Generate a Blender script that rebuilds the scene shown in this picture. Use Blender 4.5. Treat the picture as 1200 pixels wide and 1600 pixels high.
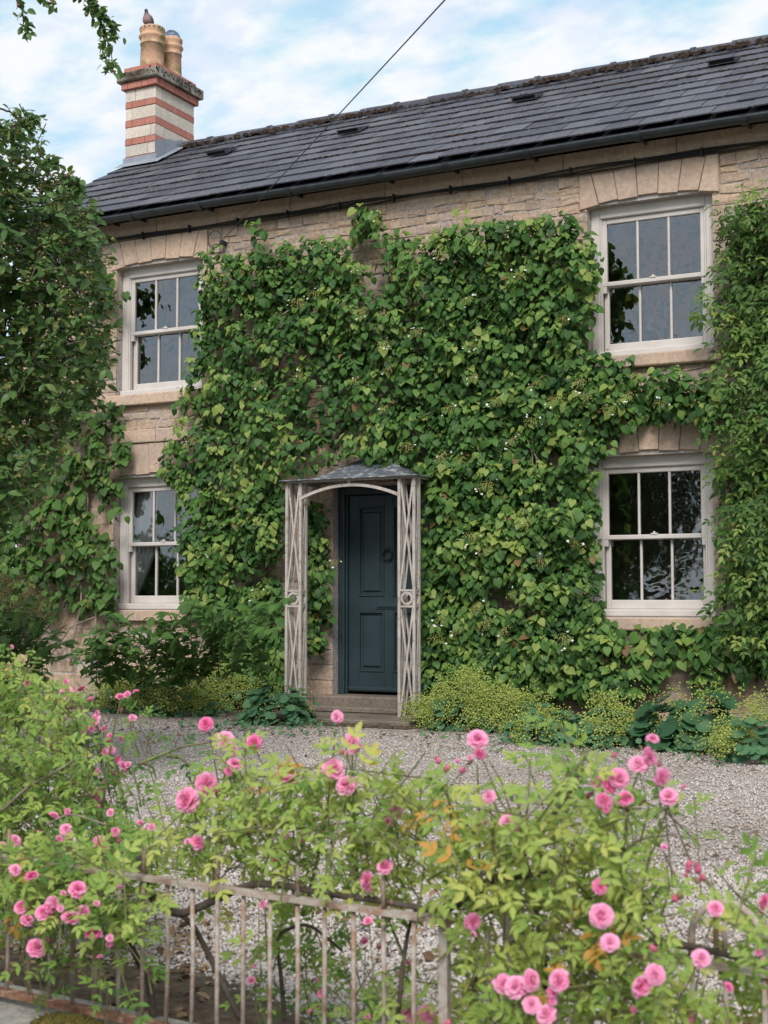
import bpy, math, random
import numpy as np
from mathutils import Matrix, Vector

for o in list(bpy.data.objects):
    bpy.data.objects.remove(o)
rng = np.random.default_rng(11)
random.seed(5)
scn = bpy.context.scene
col = scn.collection

# ------------------------------------------------------------------ camera
CAM = np.array([0.0, -12.2, 1.12])          # photographer on the road, eye 1.6 m above it
FPX = 2165.0                                # focal length in pixels of a 1200 x 1600 frame
YAW, PITCH = math.radians(27.3), math.radians(3.70)
cd = bpy.data.cameras.new("camera")
cd.sensor_fit = 'HORIZONTAL'; cd.sensor_width = 36.0; cd.lens = 36.0 * FPX / 1200.0
cd.clip_start = 0.1; cd.clip_end = 3000
cd.dof.use_dof = True; cd.dof.focus_distance = 11.5; cd.dof.aperture_fstop = 10.0
cam = bpy.data.objects.new("camera", cd); col.objects.link(cam)
cam.location = CAM; cam.rotation_euler = (math.pi / 2 + PITCH, 0, YAW)
scn.camera = cam

# ------------------------------------------------------------------ sky, sun, exposure
SUN_EL, SUN_AZ = math.radians(42), math.radians(160)   # azimuth clockwise from +Y; behind the camera, to its right
wd = bpy.data.worlds.new("World"); scn.world = wd; wd.use_nodes = True
nt = wd.node_tree; nt.nodes.clear()
def wn(t, **k):
    n = nt.nodes.new(t)
    for a, b in k.items(): setattr(n, a, b)
    return n
def lk(a, b): nt.links.new(a, b)
out = wn('ShaderNodeOutputWorld'); sky = wn('ShaderNodeTexSky')
sky.sky_type = 'NISHITA'; sky.sun_disc = False; sky.sun_elevation = SUN_EL; sky.sun_rotation = SUN_AZ
sky.air_density = 1.0; sky.dust_density = 0.6; sky.ozone_density = 1.0
bg1 = wn('ShaderNodeBackground'); bg1.inputs[1].default_value = 0.15
bg2 = wn('ShaderNodeBackground'); bg2.inputs[1].default_value = 0.68
tc = wn('ShaderNodeTexCoord'); sep = wn('ShaderNodeSeparateXYZ'); lk(tc.outputs['Generated'], sep.inputs[0])
add = wn('ShaderNodeMath', operation='ADD'); add.inputs[1].default_value = 0.22; lk(sep.outputs[2], add.inputs[0])
mx = wn('ShaderNodeMath', operation='MAXIMUM'); mx.inputs[1].default_value = 0.05; lk(add.outputs[0], mx.inputs[0])
dx = wn('ShaderNodeMath', operation='DIVIDE'); lk(sep.outputs[0], dx.inputs[0]); lk(mx.outputs[0], dx.inputs[1])
dy = wn('ShaderNodeMath', operation='DIVIDE'); lk(sep.outputs[1], dy.inputs[0]); lk(mx.outputs[0], dy.inputs[1])
cmb = wn('ShaderNodeCombineXYZ'); lk(dx.outputs[0], cmb.inputs[0]); lk(dy.outputs[0], cmb.inputs[1])
mp = wn('ShaderNodeMapping'); mp.inputs['Rotation'].default_value = (0, 0, math.radians(20)); mp.inputs['Location'].default_value = (3.1, 1.7, 0)
mp.inputs['Scale'].default_value = (1.0, 1.35, 1); lk(cmb.outputs[0], mp.inputs[0])
n1 = wn('ShaderNodeTexNoise'); n1.inputs['Scale'].default_value = 2.2; n1.inputs['Detail'].default_value = 3
n2 = wn('ShaderNodeTexNoise'); n2.inputs['Scale'].default_value = 13.0; n2.inputs['Detail'].default_value = 7; n2.inputs['Roughness'].default_value = 0.55; n2.inputs['Distortion'].default_value = 0.25
lk(mp.outputs[0], n1.inputs[0]); lk(mp.outputs[0], n2.inputs[0])
m1 = wn('ShaderNodeMath', operation='MULTIPLY'); m1.inputs[1].default_value = 0.95; lk(n1.outputs[0], m1.inputs[0])
m2 = wn('ShaderNodeMath', operation='MULTIPLY_ADD'); m2.inputs[1].default_value = 0.85; lk(n2.outputs[0], m2.inputs[0]); lk(m1.outputs[0], m2.inputs[2])
cr = wn('ShaderNodeValToRGB'); cr.color_ramp.elements[0].position = 0.74; cr.color_ramp.elements[1].position = 0.96
cr.color_ramp.interpolation = 'EASE'; cr.color_ramp.elements[0].color = (0.72, 0.72, 0.72, 1)
lk(m2.outputs[0], cr.inputs[0])
n3 = wn('ShaderNodeTexNoise'); n3.inputs['Scale'].default_value = 9.0; n3.inputs['Detail'].default_value = 7; lk(mp.outputs[0], n3.inputs[0])
cc = wn('ShaderNodeValToRGB'); cc.color_ramp.elements[0].color = (0.54, 0.78, 0.92, 1); cc.color_ramp.elements[1].color = (0.92, 0.95, 0.98, 1)
cc.color_ramp.elements[0].position = 0.34; cc.color_ramp.elements[1].position = 0.56
lk(n3.outputs[0], cc.inputs[0]); lk(cc.outputs[0], bg2.inputs[0]); lk(sky.outputs[0], bg1.inputs[0])
mixw = wn('ShaderNodeMixShader'); lk(cr.outputs[0], mixw.inputs[0]); lk(bg1.outputs[0], mixw.inputs[1]); lk(bg2.outputs[0], mixw.inputs[2])
lk(mixw.outputs[0], out.inputs[0])

sl = bpy.data.lights.new("sun", 'SUN'); sl.energy = 2.4; sl.angle = math.radians(25); sl.color = (1.0, 0.965, 0.92)
sun = bpy.data.objects.new("sun", sl); col.objects.link(sun)
sdir = Vector((math.sin(SUN_AZ) * math.cos(SUN_EL), math.cos(SUN_AZ) * math.cos(SUN_EL), math.sin(SUN_EL)))
sun.rotation_euler = sdir.to_track_quat('Z', 'Y').to_euler(); sun.location = (6, -14, 20)
scn.view_settings.view_transform = 'Standard'; scn.view_settings.look = 'None'
scn.view_settings.exposure = 0.6; scn.view_settings.gamma = 1.0
scn.view_settings.use_curve_mapping = False

# ------------------------------------------------------------------ measuring helpers (photo pixel -> place)
RV = np.array([math.cos(YAW), math.sin(YAW), 0]); HV = np.array([-math.sin(YAW), math.cos(YAW), 0]); ZV = np.array([0, 0, 1.0])
FV = HV * math.cos(PITCH) + ZV * math.sin(PITCH); UV = -HV * math.sin(PITCH) + ZV * math.cos(PITCH)
def ray(px, py):
    px = np.asarray(px, float)[..., None]; py = np.asarray(py, float)[..., None]
    return FV + RV * (px - 600) / FPX + UV * (800 - py) / FPX
def onY(px, py, y=0.0):
    r = ray(px, py); return CAM + r * ((np.asarray(y, float) - CAM[1]) / r[..., 1])[..., None]
def atD(px, py, d): return CAM + ray(px, py) * np.asarray(d, float)[..., None]
def onZ(px, py, z=0.0):
    r = ray(px, py); return CAM + r * ((z - CAM[2]) / r[..., 2])[..., None]
def proj(p):
    v = np.asarray(p, float) - CAM; d = v @ FV
    return 600 + FPX * (v @ RV) / d, 800 - FPX * (v @ UV) / d, d
def inpoly(x, y, poly):
    x = np.asarray(x, float); y = np.asarray(y, float); res = np.zeros(x.shape, bool); n = len(poly)
    for i in range(n):
        x1, y1 = poly[i]; x2, y2 = poly[(i + 1) % n]
        if y1 == y2: continue
        c = ((y1 > y) != (y2 > y)) & (x < (x2 - x1) * (y - y1) / (y2 - y1) + x1)
        res ^= c
    return res
_ph = rng.uniform(0, 6.28, (24, 3)); _fr = rng.normal(0, 1, (24, 2))
def wnoise(x, y, s=1.0, seed=0):
    x = np.asarray(x, float) * s; y = np.asarray(y, float) * s; r = 0
    for i in range(12):
        k = (i + seed * 5) % 24
        r = r + np.cos(_fr[k, 0] * x + _fr[k, 1] * y + _ph[k, 0] + seed)
    return r / 5.0
def unit(v):
    v = np.asarray(v, float); return v / np.maximum(np.linalg.norm(v, axis=-1, keepdims=True), 1e-9)

# ------------------------------------------------------------------ material helpers
class NT:
    def __init__(s, name):
        s.m = bpy.data.materials.new(name); s.m.use_nodes = True; s.t = s.m.node_tree
        s.b = s.t.nodes['Principled BSDF']; s.o = s.t.nodes['Material Output']
    def n(s, t, **k):
        nd = s.t.nodes.new(t)
        for a, b in k.items():
            if a.startswith('i_'): nd.inputs[int(a[2:])].default_value = b
            else: setattr(nd, a, b)
        return nd
    def l(s, a, b): s.t.links.new(a, b)
    def pos(s, scale=(1, 1, 1)):
        g = s.n('ShaderNodeNewGeometry'); m = s.n('ShaderNodeMapping'); m.inputs['Scale'].default_value = scale
        s.l(g.outputs['Position'], m.inputs[0]); return m.outputs[0]
    def noise(s, v, scale, detail=4, rough=0.55, dist=0.0):
        n = s.n('ShaderNodeTexNoise'); n.inputs['Scale'].default_value = scale; n.inputs['Detail'].default_value = detail
        n.inputs['Roughness'].default_value = rough; n.inputs['Distortion'].default_value = dist; s.l(v, n.inputs[0]); return n.outputs[0]
    def ramp(s, f, stops, interp='LINEAR'):
        r = s.n('ShaderNodeValToRGB'); e = r.color_ramp.elements; r.color_ramp.interpolation = interp
        while len(e) < len(stops): e.new(0.5)
        for k, (p, c) in zip(e, stops):
            k.position = p; k.color = (*c, 1) if len(c) == 3 else c
        s.l(f, r.inputs[0]); return r.outputs[0]
    def mix(s, f, a, b, mode='MIX'):
        m = s.n('ShaderNodeMix', data_type='RGBA', blend_type=mode)
        for v, i in ((f, 0), (a, 6), (b, 7)):
            if hasattr(v, 'links'): s.l(v, m.inputs[i])
            else: m.inputs[i].default_value = v if i == 0 else (*v, 1)
        return m.outputs[2]
    def math(s, op, a, b=0.0):
        m = s.n('ShaderNodeMath', operation=op)
        for v, i in ((a, 0), (b, 1)):
            if hasattr(v, 'links'): s.l(v, m.inputs[i])
            else: m.inputs[i].default_value = v
        return m.outputs[0]
    def tint(s):
        a = s.n('ShaderNodeAttribute'); a.attribute_name = 'tint'
        oi = s.n('ShaderNodeObjectInfo'); sp = s.n('ShaderNodeSeparateColor'); s.l(oi.outputs['Color'], sp.inputs[0])
        return s.math('ADD', a.outputs['Fac'], sp.outputs[0])
    def bump(s, h, st=0.3, dist=0.01):
        b = s.n('ShaderNodeBump'); b.inputs['Strength'].default_value = st; b.inputs['Distance'].default_value = dist
        s.l(h, b.inputs['Height']); s.l(b.outputs[0], s.b.inputs['Normal'])
    def fin(s, c=None, rough=0.8, spec=0.3, metal=0.0):
        if c is not None:
            if hasattr(c, 'links'): s.l(c, s.b.inputs['Base Color'])
            else: s.b.inputs['Base Color'].default_value = (*c, 1)
        if hasattr(rough, 'links'): s.l(rough, s.b.inputs['Roughness'])
        else: s.b.inputs['Roughness'].default_value = rough
        s.b.inputs['Specular IOR Level'].default_value = spec; s.b.inputs['Metallic'].default_value = metal
        return s.m

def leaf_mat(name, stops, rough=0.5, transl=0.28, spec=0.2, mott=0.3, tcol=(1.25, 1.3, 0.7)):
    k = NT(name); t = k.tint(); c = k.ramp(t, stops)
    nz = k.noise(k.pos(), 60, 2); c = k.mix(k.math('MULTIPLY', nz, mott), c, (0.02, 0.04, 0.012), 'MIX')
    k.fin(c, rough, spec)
    tr = k.n('ShaderNodeBsdfTranslucent'); k.l(k.mix(1.0, c, tcol, 'MULTIPLY'), tr.inputs[0])
    m = k.n('ShaderNodeMixShader'); m.inputs[0].default_value = transl
    k.l(k.b.outputs[0], m.inputs[1]); k.l(tr.outputs[0], m.inputs[2]); k.l(m.outputs[0], k.o.inputs[0])
    return k.m

def stone_mat(name, stops, grey=(0.20, 0.18, 0.165), greyamt=0.55, bump=0.7, con=0.75):
    k = NT(name); v = k.pos(); c = k.ramp(k.tint(), stops)
    a = k.noise(v, 2.3, 5, 0.6); c = k.mix(k.math('MULTIPLY', k.ramp(a, [(0.42, (0, 0, 0)), (0.66, (1, 1, 1))]), greyamt), c, grey)
    b = k.noise(v, 26, 6, 0.65); c = k.mix(con, c, k.ramp(b, [(0.3, (0.55, 0.53, 0.52)), (0.7, (1.25, 1.22, 1.18))]), 'MULTIPLY')
    d = k.noise(v, 85, 3, 0.6); pit = k.ramp(d, [(0.30, (0.30, 0.28, 0.27)), (0.42, (1, 1, 1))]); c = k.mix(min(1, con * 1.05), c, pit, 'MULTIPLY')
    h = k.math('ADD', k.math('MULTIPLY', b, 1.0), k.math('MULTIPLY', d, 0.8)); k.bump(h, bump, 0.012)
    return k.fin(c, 0.92, 0.15)

M = {}
M['stone'] = stone_mat('rubble_stone', [(0, (0.39, 0.29, 0.22)), (0.3, (0.49, 0.355, 0.25)), (0.55, (0.43, 0.335, 0.27)), (0.8, (0.51, 0.375, 0.265)), (1, (0.46, 0.37, 0.31))], grey=(0.32, 0.27, 0.255), con=0.7)
M['ashlar'] = stone_mat('dressed_stone', [(0, (0.47, 0.345, 0.26)), (0.5, (0.53, 0.395, 0.295)), (1, (0.45, 0.345, 0.275))], grey=(0.31, 0.255, 0.235), greyamt=0.5, bump=0.25, con=0.5)
M['mortar'] = stone_mat('lime_mortar', [(0, (0.42, 0.37, 0.33)), (1, (0.42, 0.37, 0.33))], grey=(0.37, 0.365, 0.39), greyamt=0.8, bump=0.4)
M['palestone'] = stone_mat('pale_chimney_stone', [(0, (0.58, 0.50, 0.43)), (0.5, (0.66, 0.58, 0.51)), (1, (0.54, 0.48, 0.42))], grey=(0.38, 0.34, 0.31), greyamt=0.45, bump=0.12, con=0.4)
M['capstone'] = stone_mat('lichened_cap_stone', [(0, (0.33, 0.31, 0.28)), (1, (0.38, 0.35, 0.31))], grey=(0.06, 0.045, 0.03), greyamt=0.95, bump=0.8)
M['brick'] = stone_mat('red_brick', [(0, (0.42, 0.17, 0.13)), (0.5, (0.47, 0.20, 0.16)), (1, (0.39, 0.155, 0.125))], grey=(0.38, 0.20, 0.17), greyamt=0.3, bump=0.12, con=0.4)
M['step'] = stone_mat('worn_step_stone', [(0, (0.20, 0.165, 0.135)), (1, (0.26, 0.21, 0.17))], grey=(0.10, 0.085, 0.07), greyamt=0.8, bump=0.3)
M['coping'] = stone_mat('coping_stone', [(0, (0.33, 0.32, 0.30)), (1, (0.38, 0.36, 0.33))], grey=(0.12, 0.115, 0.11), greyamt=0.75, bump=0.4)

k = NT('terracotta_pot'); v = k.pos(); a = k.noise(v, 7, 4)
M['terra'] = k.fin(k.mix(k.ramp(a, [(0.47, (0, 0, 0)), (0.64, (0.9, 0.9, 0.9))]), k.ramp(k.noise(v, 30, 4), [(0.3, (0.46, 0.27, 0.175)), (0.7, (0.60, 0.38, 0.26))]), (0.22, 0.18, 0.085)), 0.85, 0.2)
k = NT('roof_slate'); v = k.pos(); t = k.tint(); c = k.ramp(t, [(0, (0.034, 0.035, 0.047)), (0.5, (0.055, 0.057, 0.074)), (1, (0.086, 0.087, 0.104))])
c = k.mix(k.ramp(k.noise(v, 14, 5, 0.7), [(0.60, (0, 0, 0)), (0.74, (0.5, 0.5, 0.5))]), c, (0.20, 0.195, 0.20))
c = k.mix(k.ramp(k.noise(v, 42, 2, 0.5), [(0.67, (0, 0, 0)), (0.71, (0.8, 0.8, 0.8))]), c, (0.36, 0.35, 0.35))
c = k.mix(k.ramp(k.noise(v, 1.6, 3, 0.6), [(0.45, (0, 0, 0)), (0.7, (0.45, 0.45, 0.45))]), c, (0.062, 0.060, 0.070))
k.bump(k.noise(v, 50, 4), 0.2, 0.006); M['slate'] = k.fin(c, 0.62, 0.35)
k = NT('roof_moss'); v = k.pos(); M['roofmoss'] = k.fin(k.ramp(k.noise(v, 18, 4), [(0.3, (0.018, 0.013, 0.010)), (0.55, (0.042, 0.028, 0.022)), (0.75, (0.10, 0.075, 0.06))]), 1.0, 0.05)
k = NT('lead'); v = k.pos((1, 1, 1)); st = k.noise(k.pos((9, 9, 2.0)), 1.6, 4, 0.6, 0.6)
M['lead'] = k.fin(k.mix(k.ramp(st, [(0.52, (0, 0, 0)), (0.63, (0.85, 0.85, 0.85))]), (0.115, 0.125, 0.145), (0.42, 0.43, 0.44)), 0.5, 0.5, 0.25)
k = NT('flashing_lead'); v = k.pos(); M['flash'] = k.fin(k.ramp(k.noise(v, 6, 4), [(0.3, (0.20, 0.22, 0.26)), (0.7, (0.30, 0.32, 0.36))]), 0.55, 0.4, 0.2)
k = NT('black_gutter'); v = k.pos(); M['gutter'] = k.fin(k.ramp(k.noise(v, 9, 4), [(0.35, (0.012, 0.017, 0.020)), (0.75, (0.030, 0.038, 0.042))]), 0.38, 0.5)
k = NT('window_paint'); v = k.pos(); c = k.ramp(k.noise(v, 5, 4), [(0.3, (0.48, 0.435, 0.405)), (0.7, (0.57, 0.525, 0.49))])
c = k.mix(k.ramp(k.noise(v, 38, 5, 0.7), [(0.66, (0, 0, 0)), (0.73, (0.75, 0.75, 0.75))]), c, (0.26, 0.21, 0.18)); k.bump(k.noise(v, 90, 3), 0.12, 0.004)
M['paint'] = k.fin(c, 0.5, 0.35)
k = NT('porch_paint'); v = k.pos(); c = k.ramp(k.noise(v, 8, 4), [(0.3, (0.34, 0.30, 0.27)), (0.7, (0.47, 0.425, 0.385))])
c = k.mix(k.ramp(k.noise(v, 22, 6, 0.7), [(0.54, (0, 0, 0)), (0.66, (0.8, 0.8, 0.8))]), c, (0.20, 0.14, 0.10)); k.bump(k.noise(v, 70, 4), 0.25, 0.004)
M['porch'] = k.fin(c, 0.6, 0.3)
k = NT('door_paint'); v = k.pos(); c = k.ramp(k.noise(v, 4, 3), [(0.3, (0.018, 0.033, 0.039)), (0.7, (0.026, 0.044, 0.051))]); k.bump(k.noise(k.pos((30, 30, 2)), 3, 3), 0.06, 0.003)
M['door'] = k.fin(c, 0.42, 0.45)
k = NT('black_iron'); M['iron'] = k.fin((0.012, 0.012, 0.013), 0.45, 0.5, 0.3)
k = NT('rusty_painted_iron'); v = k.pos(); r1 = k.noise(v, 24, 6, 0.7); c = k.ramp(k.noise(v, 10, 4), [(0.3, (0.33, 0.285, 0.245)), (0.7, (0.48, 0.43, 0.385))])
c = k.mix(k.ramp(r1, [(0.43, (0, 0, 0)), (0.62, (0.9, 0.9, 0.9))]), c, k.ramp(k.noise(v, 70, 3), [(0.3, (0.20, 0.10, 0.06)), (0.7, (0.36, 0.21, 0.14))]))
k.bump(k.noise(v, 160, 4), 0.5, 0.003); M['rust'] = k.fin(c, 0.8, 0.25)
k = NT('rusty_rail'); v = k.pos(); M['rustrail'] = k.fin(k.ramp(k.noise(v, 30, 5, 0.7), [(0.32, (0.10, 0.045, 0.025)), (0.55, (0.24, 0.125, 0.08)), (0.72, (0.42, 0.34, 0.28))]), 0.85, 0.2)
k = NT('cable_black'); M['cable'] = k.fin((0.014, 0.013, 0.013), 0.6, 0.3)
k = NT('wire_grey'); M['wire'] = k.fin((0.03, 0.032, 0.035), 0.6, 0.3)
k = NT('bark'); v = k.pos(); c = k.ramp(k.noise(v, 14, 6, 0.65), [(0.3, (0.045, 0.035, 0.028)), (0.7, (0.13, 0.105, 0.085))]); k.bump(k.noise(v, 60, 4), 0.7, 0.01); M['bark'] = k.fin(c, 0.95, 0.1)
k = NT('pale_bark'); v = k.pos(); c = k.ramp(k.noise(v, 12, 5), [(0.3, (0.15, 0.115, 0.09)), (0.7, (0.31, 0.26, 0.21))]); M['palebark'] = k.fin(c, 0.95, 0.1)
k = NT('green_cane'); v = k.pos(); c = k.ramp(k.noise(v, 9, 4), [(0.35, (0.13, 0.10, 0.055)), (0.65, (0.16, 0.19, 0.07))]); M['cane'] = k.fin(c, 0.7, 0.25)
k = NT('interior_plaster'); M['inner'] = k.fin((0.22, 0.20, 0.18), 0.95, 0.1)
k = NT('curtain_cloth'); k.fin((0.86, 0.86, 0.86), 0.9, 0.1)
tr = k.n('ShaderNodeBsdfTranslucent'); tr.inputs[0].default_value = (0.7, 0.7, 0.7, 1); mm = k.n('ShaderNodeMixShader'); mm.inputs[0].default_value = 0.3
k.l(k.b.outputs[0], mm.inputs[1]); k.l(tr.outputs[0], mm.inputs[2]); k.l(mm.outputs[0], k.o.inputs[0]); M['curtain'] = k.m
# window glass: old, slightly wavy, strongly reflecting
k = NT('window_glass'); k.t.nodes.remove(k.b); v = k.pos((1, 1, 1))
gl = k.n('ShaderNodeBsdfGlossy'); gl.inputs['Roughness'].default_value = 0.0; gl.inputs['Color'].default_value = (0.93, 0.95, 1.0, 1)
tp = k.n('ShaderNodeBsdfTransparent'); tp.inputs[0].default_value = (0.88, 0.90, 0.90, 1)
bm = k.n('ShaderNodeBump'); bm.inputs['Strength'].default_value = 0.35; bm.inputs['Distance'].default_value = 0.012; k.l(k.noise(v, 5.5, 2, 0.5, 0.3), bm.inputs['Height']); k.l(bm.outputs[0], gl.inputs['Normal'])
fr = k.n('ShaderNodeFresnel'); fr.inputs[0].default_value = 1.6; fa = k.math('MULTIPLY_ADD', fr.outputs[0], 1.9); k.t.nodes[-1].inputs[2].default_value = 0.09
mm = k.n('ShaderNodeMixShader'); k.l(fa, mm.inputs[0]); k.l(tp.outputs[0], mm.inputs[1]); k.l(gl.outputs[0], mm.inputs[2]); k.l(mm.outputs[0], k.o.inputs[0]); M['glass'] = k.m
# ground
k = NT('gravel_bed'); v = k.pos()
def vor(k, v, s):
    n = k.n('ShaderNodeTexVoronoi'); n.inputs['Scale'].default_value = s; k.l(v, n.inputs[0]); return n
vo = vor(k, v, 62); sp = k.n('ShaderNodeSeparateColor'); k.l(vo.outputs['Color'], sp.inputs[0])
c = k.ramp(sp.outputs[0], [(0, (0.20, 0.165, 0.14)), (0.35, (0.36, 0.31, 0.28)), (0.7, (0.46, 0.415, 0.385)), (1, (0.28, 0.225, 0.185))])
c = k.mix(k.ramp(k.noise(v, 0.9, 5, 0.6), [(0.47, (0, 0, 0)), (0.68, (0.8, 0.8, 0.8))]), c, k.ramp(k.noise(v, 20, 4), [(0.3, (0.20, 0.165, 0.13)), (0.7, (0.34, 0.30, 0.265))]))
k.bump(k.math('SUBTRACT', 1.0, vo.outputs['Distance']), 0.9, 0.012); M['gravelbed'] = k.fin(c, 0.95, 0.1)
k = NT('gravel_stones'); v = k.pos(); c = k.ramp(k.tint(), [(0, (0.18, 0.145, 0.12)), (0.3, (0.37, 0.32, 0.29)), (0.65, (0.48, 0.435, 0.405)), (0.9, (0.58, 0.54, 0.515)), (1, (0.24, 0.17, 0.13))])
M['gravel'] = k.fin(k.mix(0.5, c, k.ramp(k.noise(v, 120, 3), [(0.3, (0.75, 0.75, 0.75)), (0.7, (1.15, 1.13, 1.1))]), 'MULTIPLY'), 0.9, 0.15)
k = NT('bed_soil'); v = k.pos(); c = k.ramp(k.noise(v, 16, 6, 0.7), [(0.3, (0.045, 0.033, 0.024)), (0.55, (0.11, 0.085, 0.062)), (0.75, (0.19, 0.155, 0.12))]); k.bump(k.noise(v, 50, 5), 0.9, 0.02); M['soil'] = k.fin(c, 0.98, 0.05)
k = NT('asphalt'); v = k.pos(); c = k.ramp(k.noise(v, 90, 4, 0.7), [(0.3, (0.035, 0.035, 0.036)), (0.7, (0.075, 0.074, 0.072))]); k.bump(k.noise(v, 200, 3), 0.5, 0.006); M['asphalt'] = k.fin(c, 0.9, 0.2)
k = NT('meadow'); v = k.pos(); c = k.ramp(k.noise(v, 1.3, 6, 0.7), [(0.3, (0.045, 0.075, 0.02)), (0.7, (0.085, 0.12, 0.035))]); M['meadow'] = k.fin(c, 0.95, 0.1)
k = NT('litter_brown'); M['litter'] = k.fin(k.ramp(k.tint(), [(0, (0.09, 0.055, 0.035)), (0.5, (0.19, 0.12, 0.07)), (1, (0.30, 0.21, 0.13))]), 0.9, 0.1)
k = NT('moss'); v = k.pos(); c = k.ramp(k.noise(v, 70, 5, 0.7), [(0.3, (0.045, 0.038, 0.012)), (0.7, (0.15, 0.125, 0.035))]); M['moss'] = k.fin(c, 1.0, 0.05)
# foliage
M['hyd'] = leaf_mat('hydrangea_leaf', [(0, (0.028, 0.072, 0.021)), (0.3, (0.053, 0.130, 0.032)), (0.6, (0.096, 0.198, 0.045)), (0.82, (0.17, 0.275, 0.060)), (0.95, (0.28, 0.35, 0.088)), (1, (0.22, 0.13, 0.06))])
M['ivy'] = leaf_mat('left_climber_leaf', [(0, (0.035, 0.075, 0.020)), (0.5, (0.070, 0.145, 0.030)), (0.9, (0.11, 0.21, 0.05)), (1, (0.23, 0.26, 0.07))])
M['creep'] = leaf_mat('right_climber_leaf', [(0, (0.042, 0.09, 0.024)), (0.5, (0.090, 0.175, 0.040)), (0.85, (0.15, 0.25, 0.06)), (1, (0.30, 0.34, 0.08))])
M['tree'] = leaf_mat('apple_leaf', [(0, (0.045, 0.10, 0.034)), (0.5, (0.095, 0.18, 0.055)), (0.85, (0.14, 0.22, 0.07)), (1, (0.27, 0.29, 0.085))], rough=0.38)
M['fruit'] = leaf_mat('small_fruit', [(0, (0.15, 0.16, 0.05)), (0.7, (0.25, 0.245, 0.075)), (1, (0.22, 0.12, 0.05))], transl=0.05)
M['rose'] = leaf_mat('rose_leaf', [(0, (0.04, 0.11, 0.03)), (0.3, (0.12, 0.23, 0.05)), (0.6, (0.26, 0.37, 0.08)), (0.88, (0.42, 0.49, 0.13)), (0.94, (0.54, 0.46, 0.11)), (1, (0.58, 0.30, 0.07))], transl=0.35, mott=0.18)
M['mantle'] = leaf_mat('mantle_leaf', [(0, (0.045, 0.125, 0.065)), (0.5, (0.075, 0.175, 0.085)), (1, (0.115, 0.22, 0.095))], rough=0.55, transl=0.15)
M['holly'] = leaf_mat('broad_leaf', [(0, (0.030, 0.085, 0.040)), (0.5, (0.05, 0.125, 0.055)), (1, (0.08, 0.165, 0.065))], rough=0.5, transl=0.15)
M['froth'] = leaf_mat('mantle_flower', [(0, (0.27, 0.35, 0.075)), (0.5, (0.40, 0.47, 0.11)), (1, (0.52, 0.56, 0.18))], rough=0.7, transl=0.3, mott=0.1)
M['lace'] = leaf_mat('lacecap_flower', [(0, (0.34, 0.36, 0.09)), (0.6, (0.48, 0.46, 0.17)), (1, (0.32, 0.20, 0.10))], rough=0.8, transl=0.2)
k = NT('white_floret'); M['floret'] = k.fin((0.78, 0.78, 0.72), 0.7, 0.2)
M['petal'] = leaf_mat('rose_petal', [(0, (0.62, 0.04, 0.21)), (0.3, (0.80, 0.12, 0.36)), (0.65, (0.87, 0.24, 0.49)), (1, (0.92, 0.50, 0.68))], rough=0.6, transl=0.4, spec=0.2, mott=0.0, tcol=(1.1, 0.95, 1.05))
M['bud'] = leaf_mat('rose_bud', [(0, (0.16, 0.17, 0.05)), (0.5, (0.58, 0.09, 0.20)), (1, (0.75, 0.18, 0.32))], rough=0.6, transl=0.1)
k = NT('pigeon_feathers'); v = k.pos(); M['bird'] = k.fin(k.ramp(k.tint(), [(0, (0.045, 0.05, 0.06)), (0.5, (0.20, 0.15, 0.16)), (1, (0.30, 0.19, 0.19))]), 0.8, 0.15)
k = NT('wire_cowl'); M['cowl'] = k.fin((0.20, 0.27, 0.36), 0.4, 0.5, 0.5)

# ------------------------------------------------------------------ mesh helpers
def root(name, loc, label=None, cat=None, group=None, kind=None):
    o = bpy.data.objects.new(name, None); col.objects.link(o); o.location = loc; o.empty_display_size = 0.2
    tag(o, label, cat, group, kind); return o
def tag(o, label=None, cat=None, group=None, kind=None):
    if label: o['label'] = label
    if cat: o['category'] = cat
    if group: o['group'] = group
    if kind: o['kind'] = kind
    return o
def attach(o, parent):
    if parent is None: return o
    o.parent = parent
    if parent.parent is None: o.matrix_parent_inverse = Matrix.Translation(-Vector(parent.location))
    else: o.matrix_parent_inverse = PINV.get(parent.name, Matrix.Identity(4))
    return o
PINV = {}
def link_mesh(name, me, mat=None, parent=None, mtx=None, tint=0.0):
    if mat is not None and not me.materials: me.materials.append(M[mat])
    o = bpy.data.objects.new(name, me); col.objects.link(o); o.color = (tint, 0, 0, 1)
    attach(o, parent)
    if mtx is not None: o.matrix_basis = mtx
    return o
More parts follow.
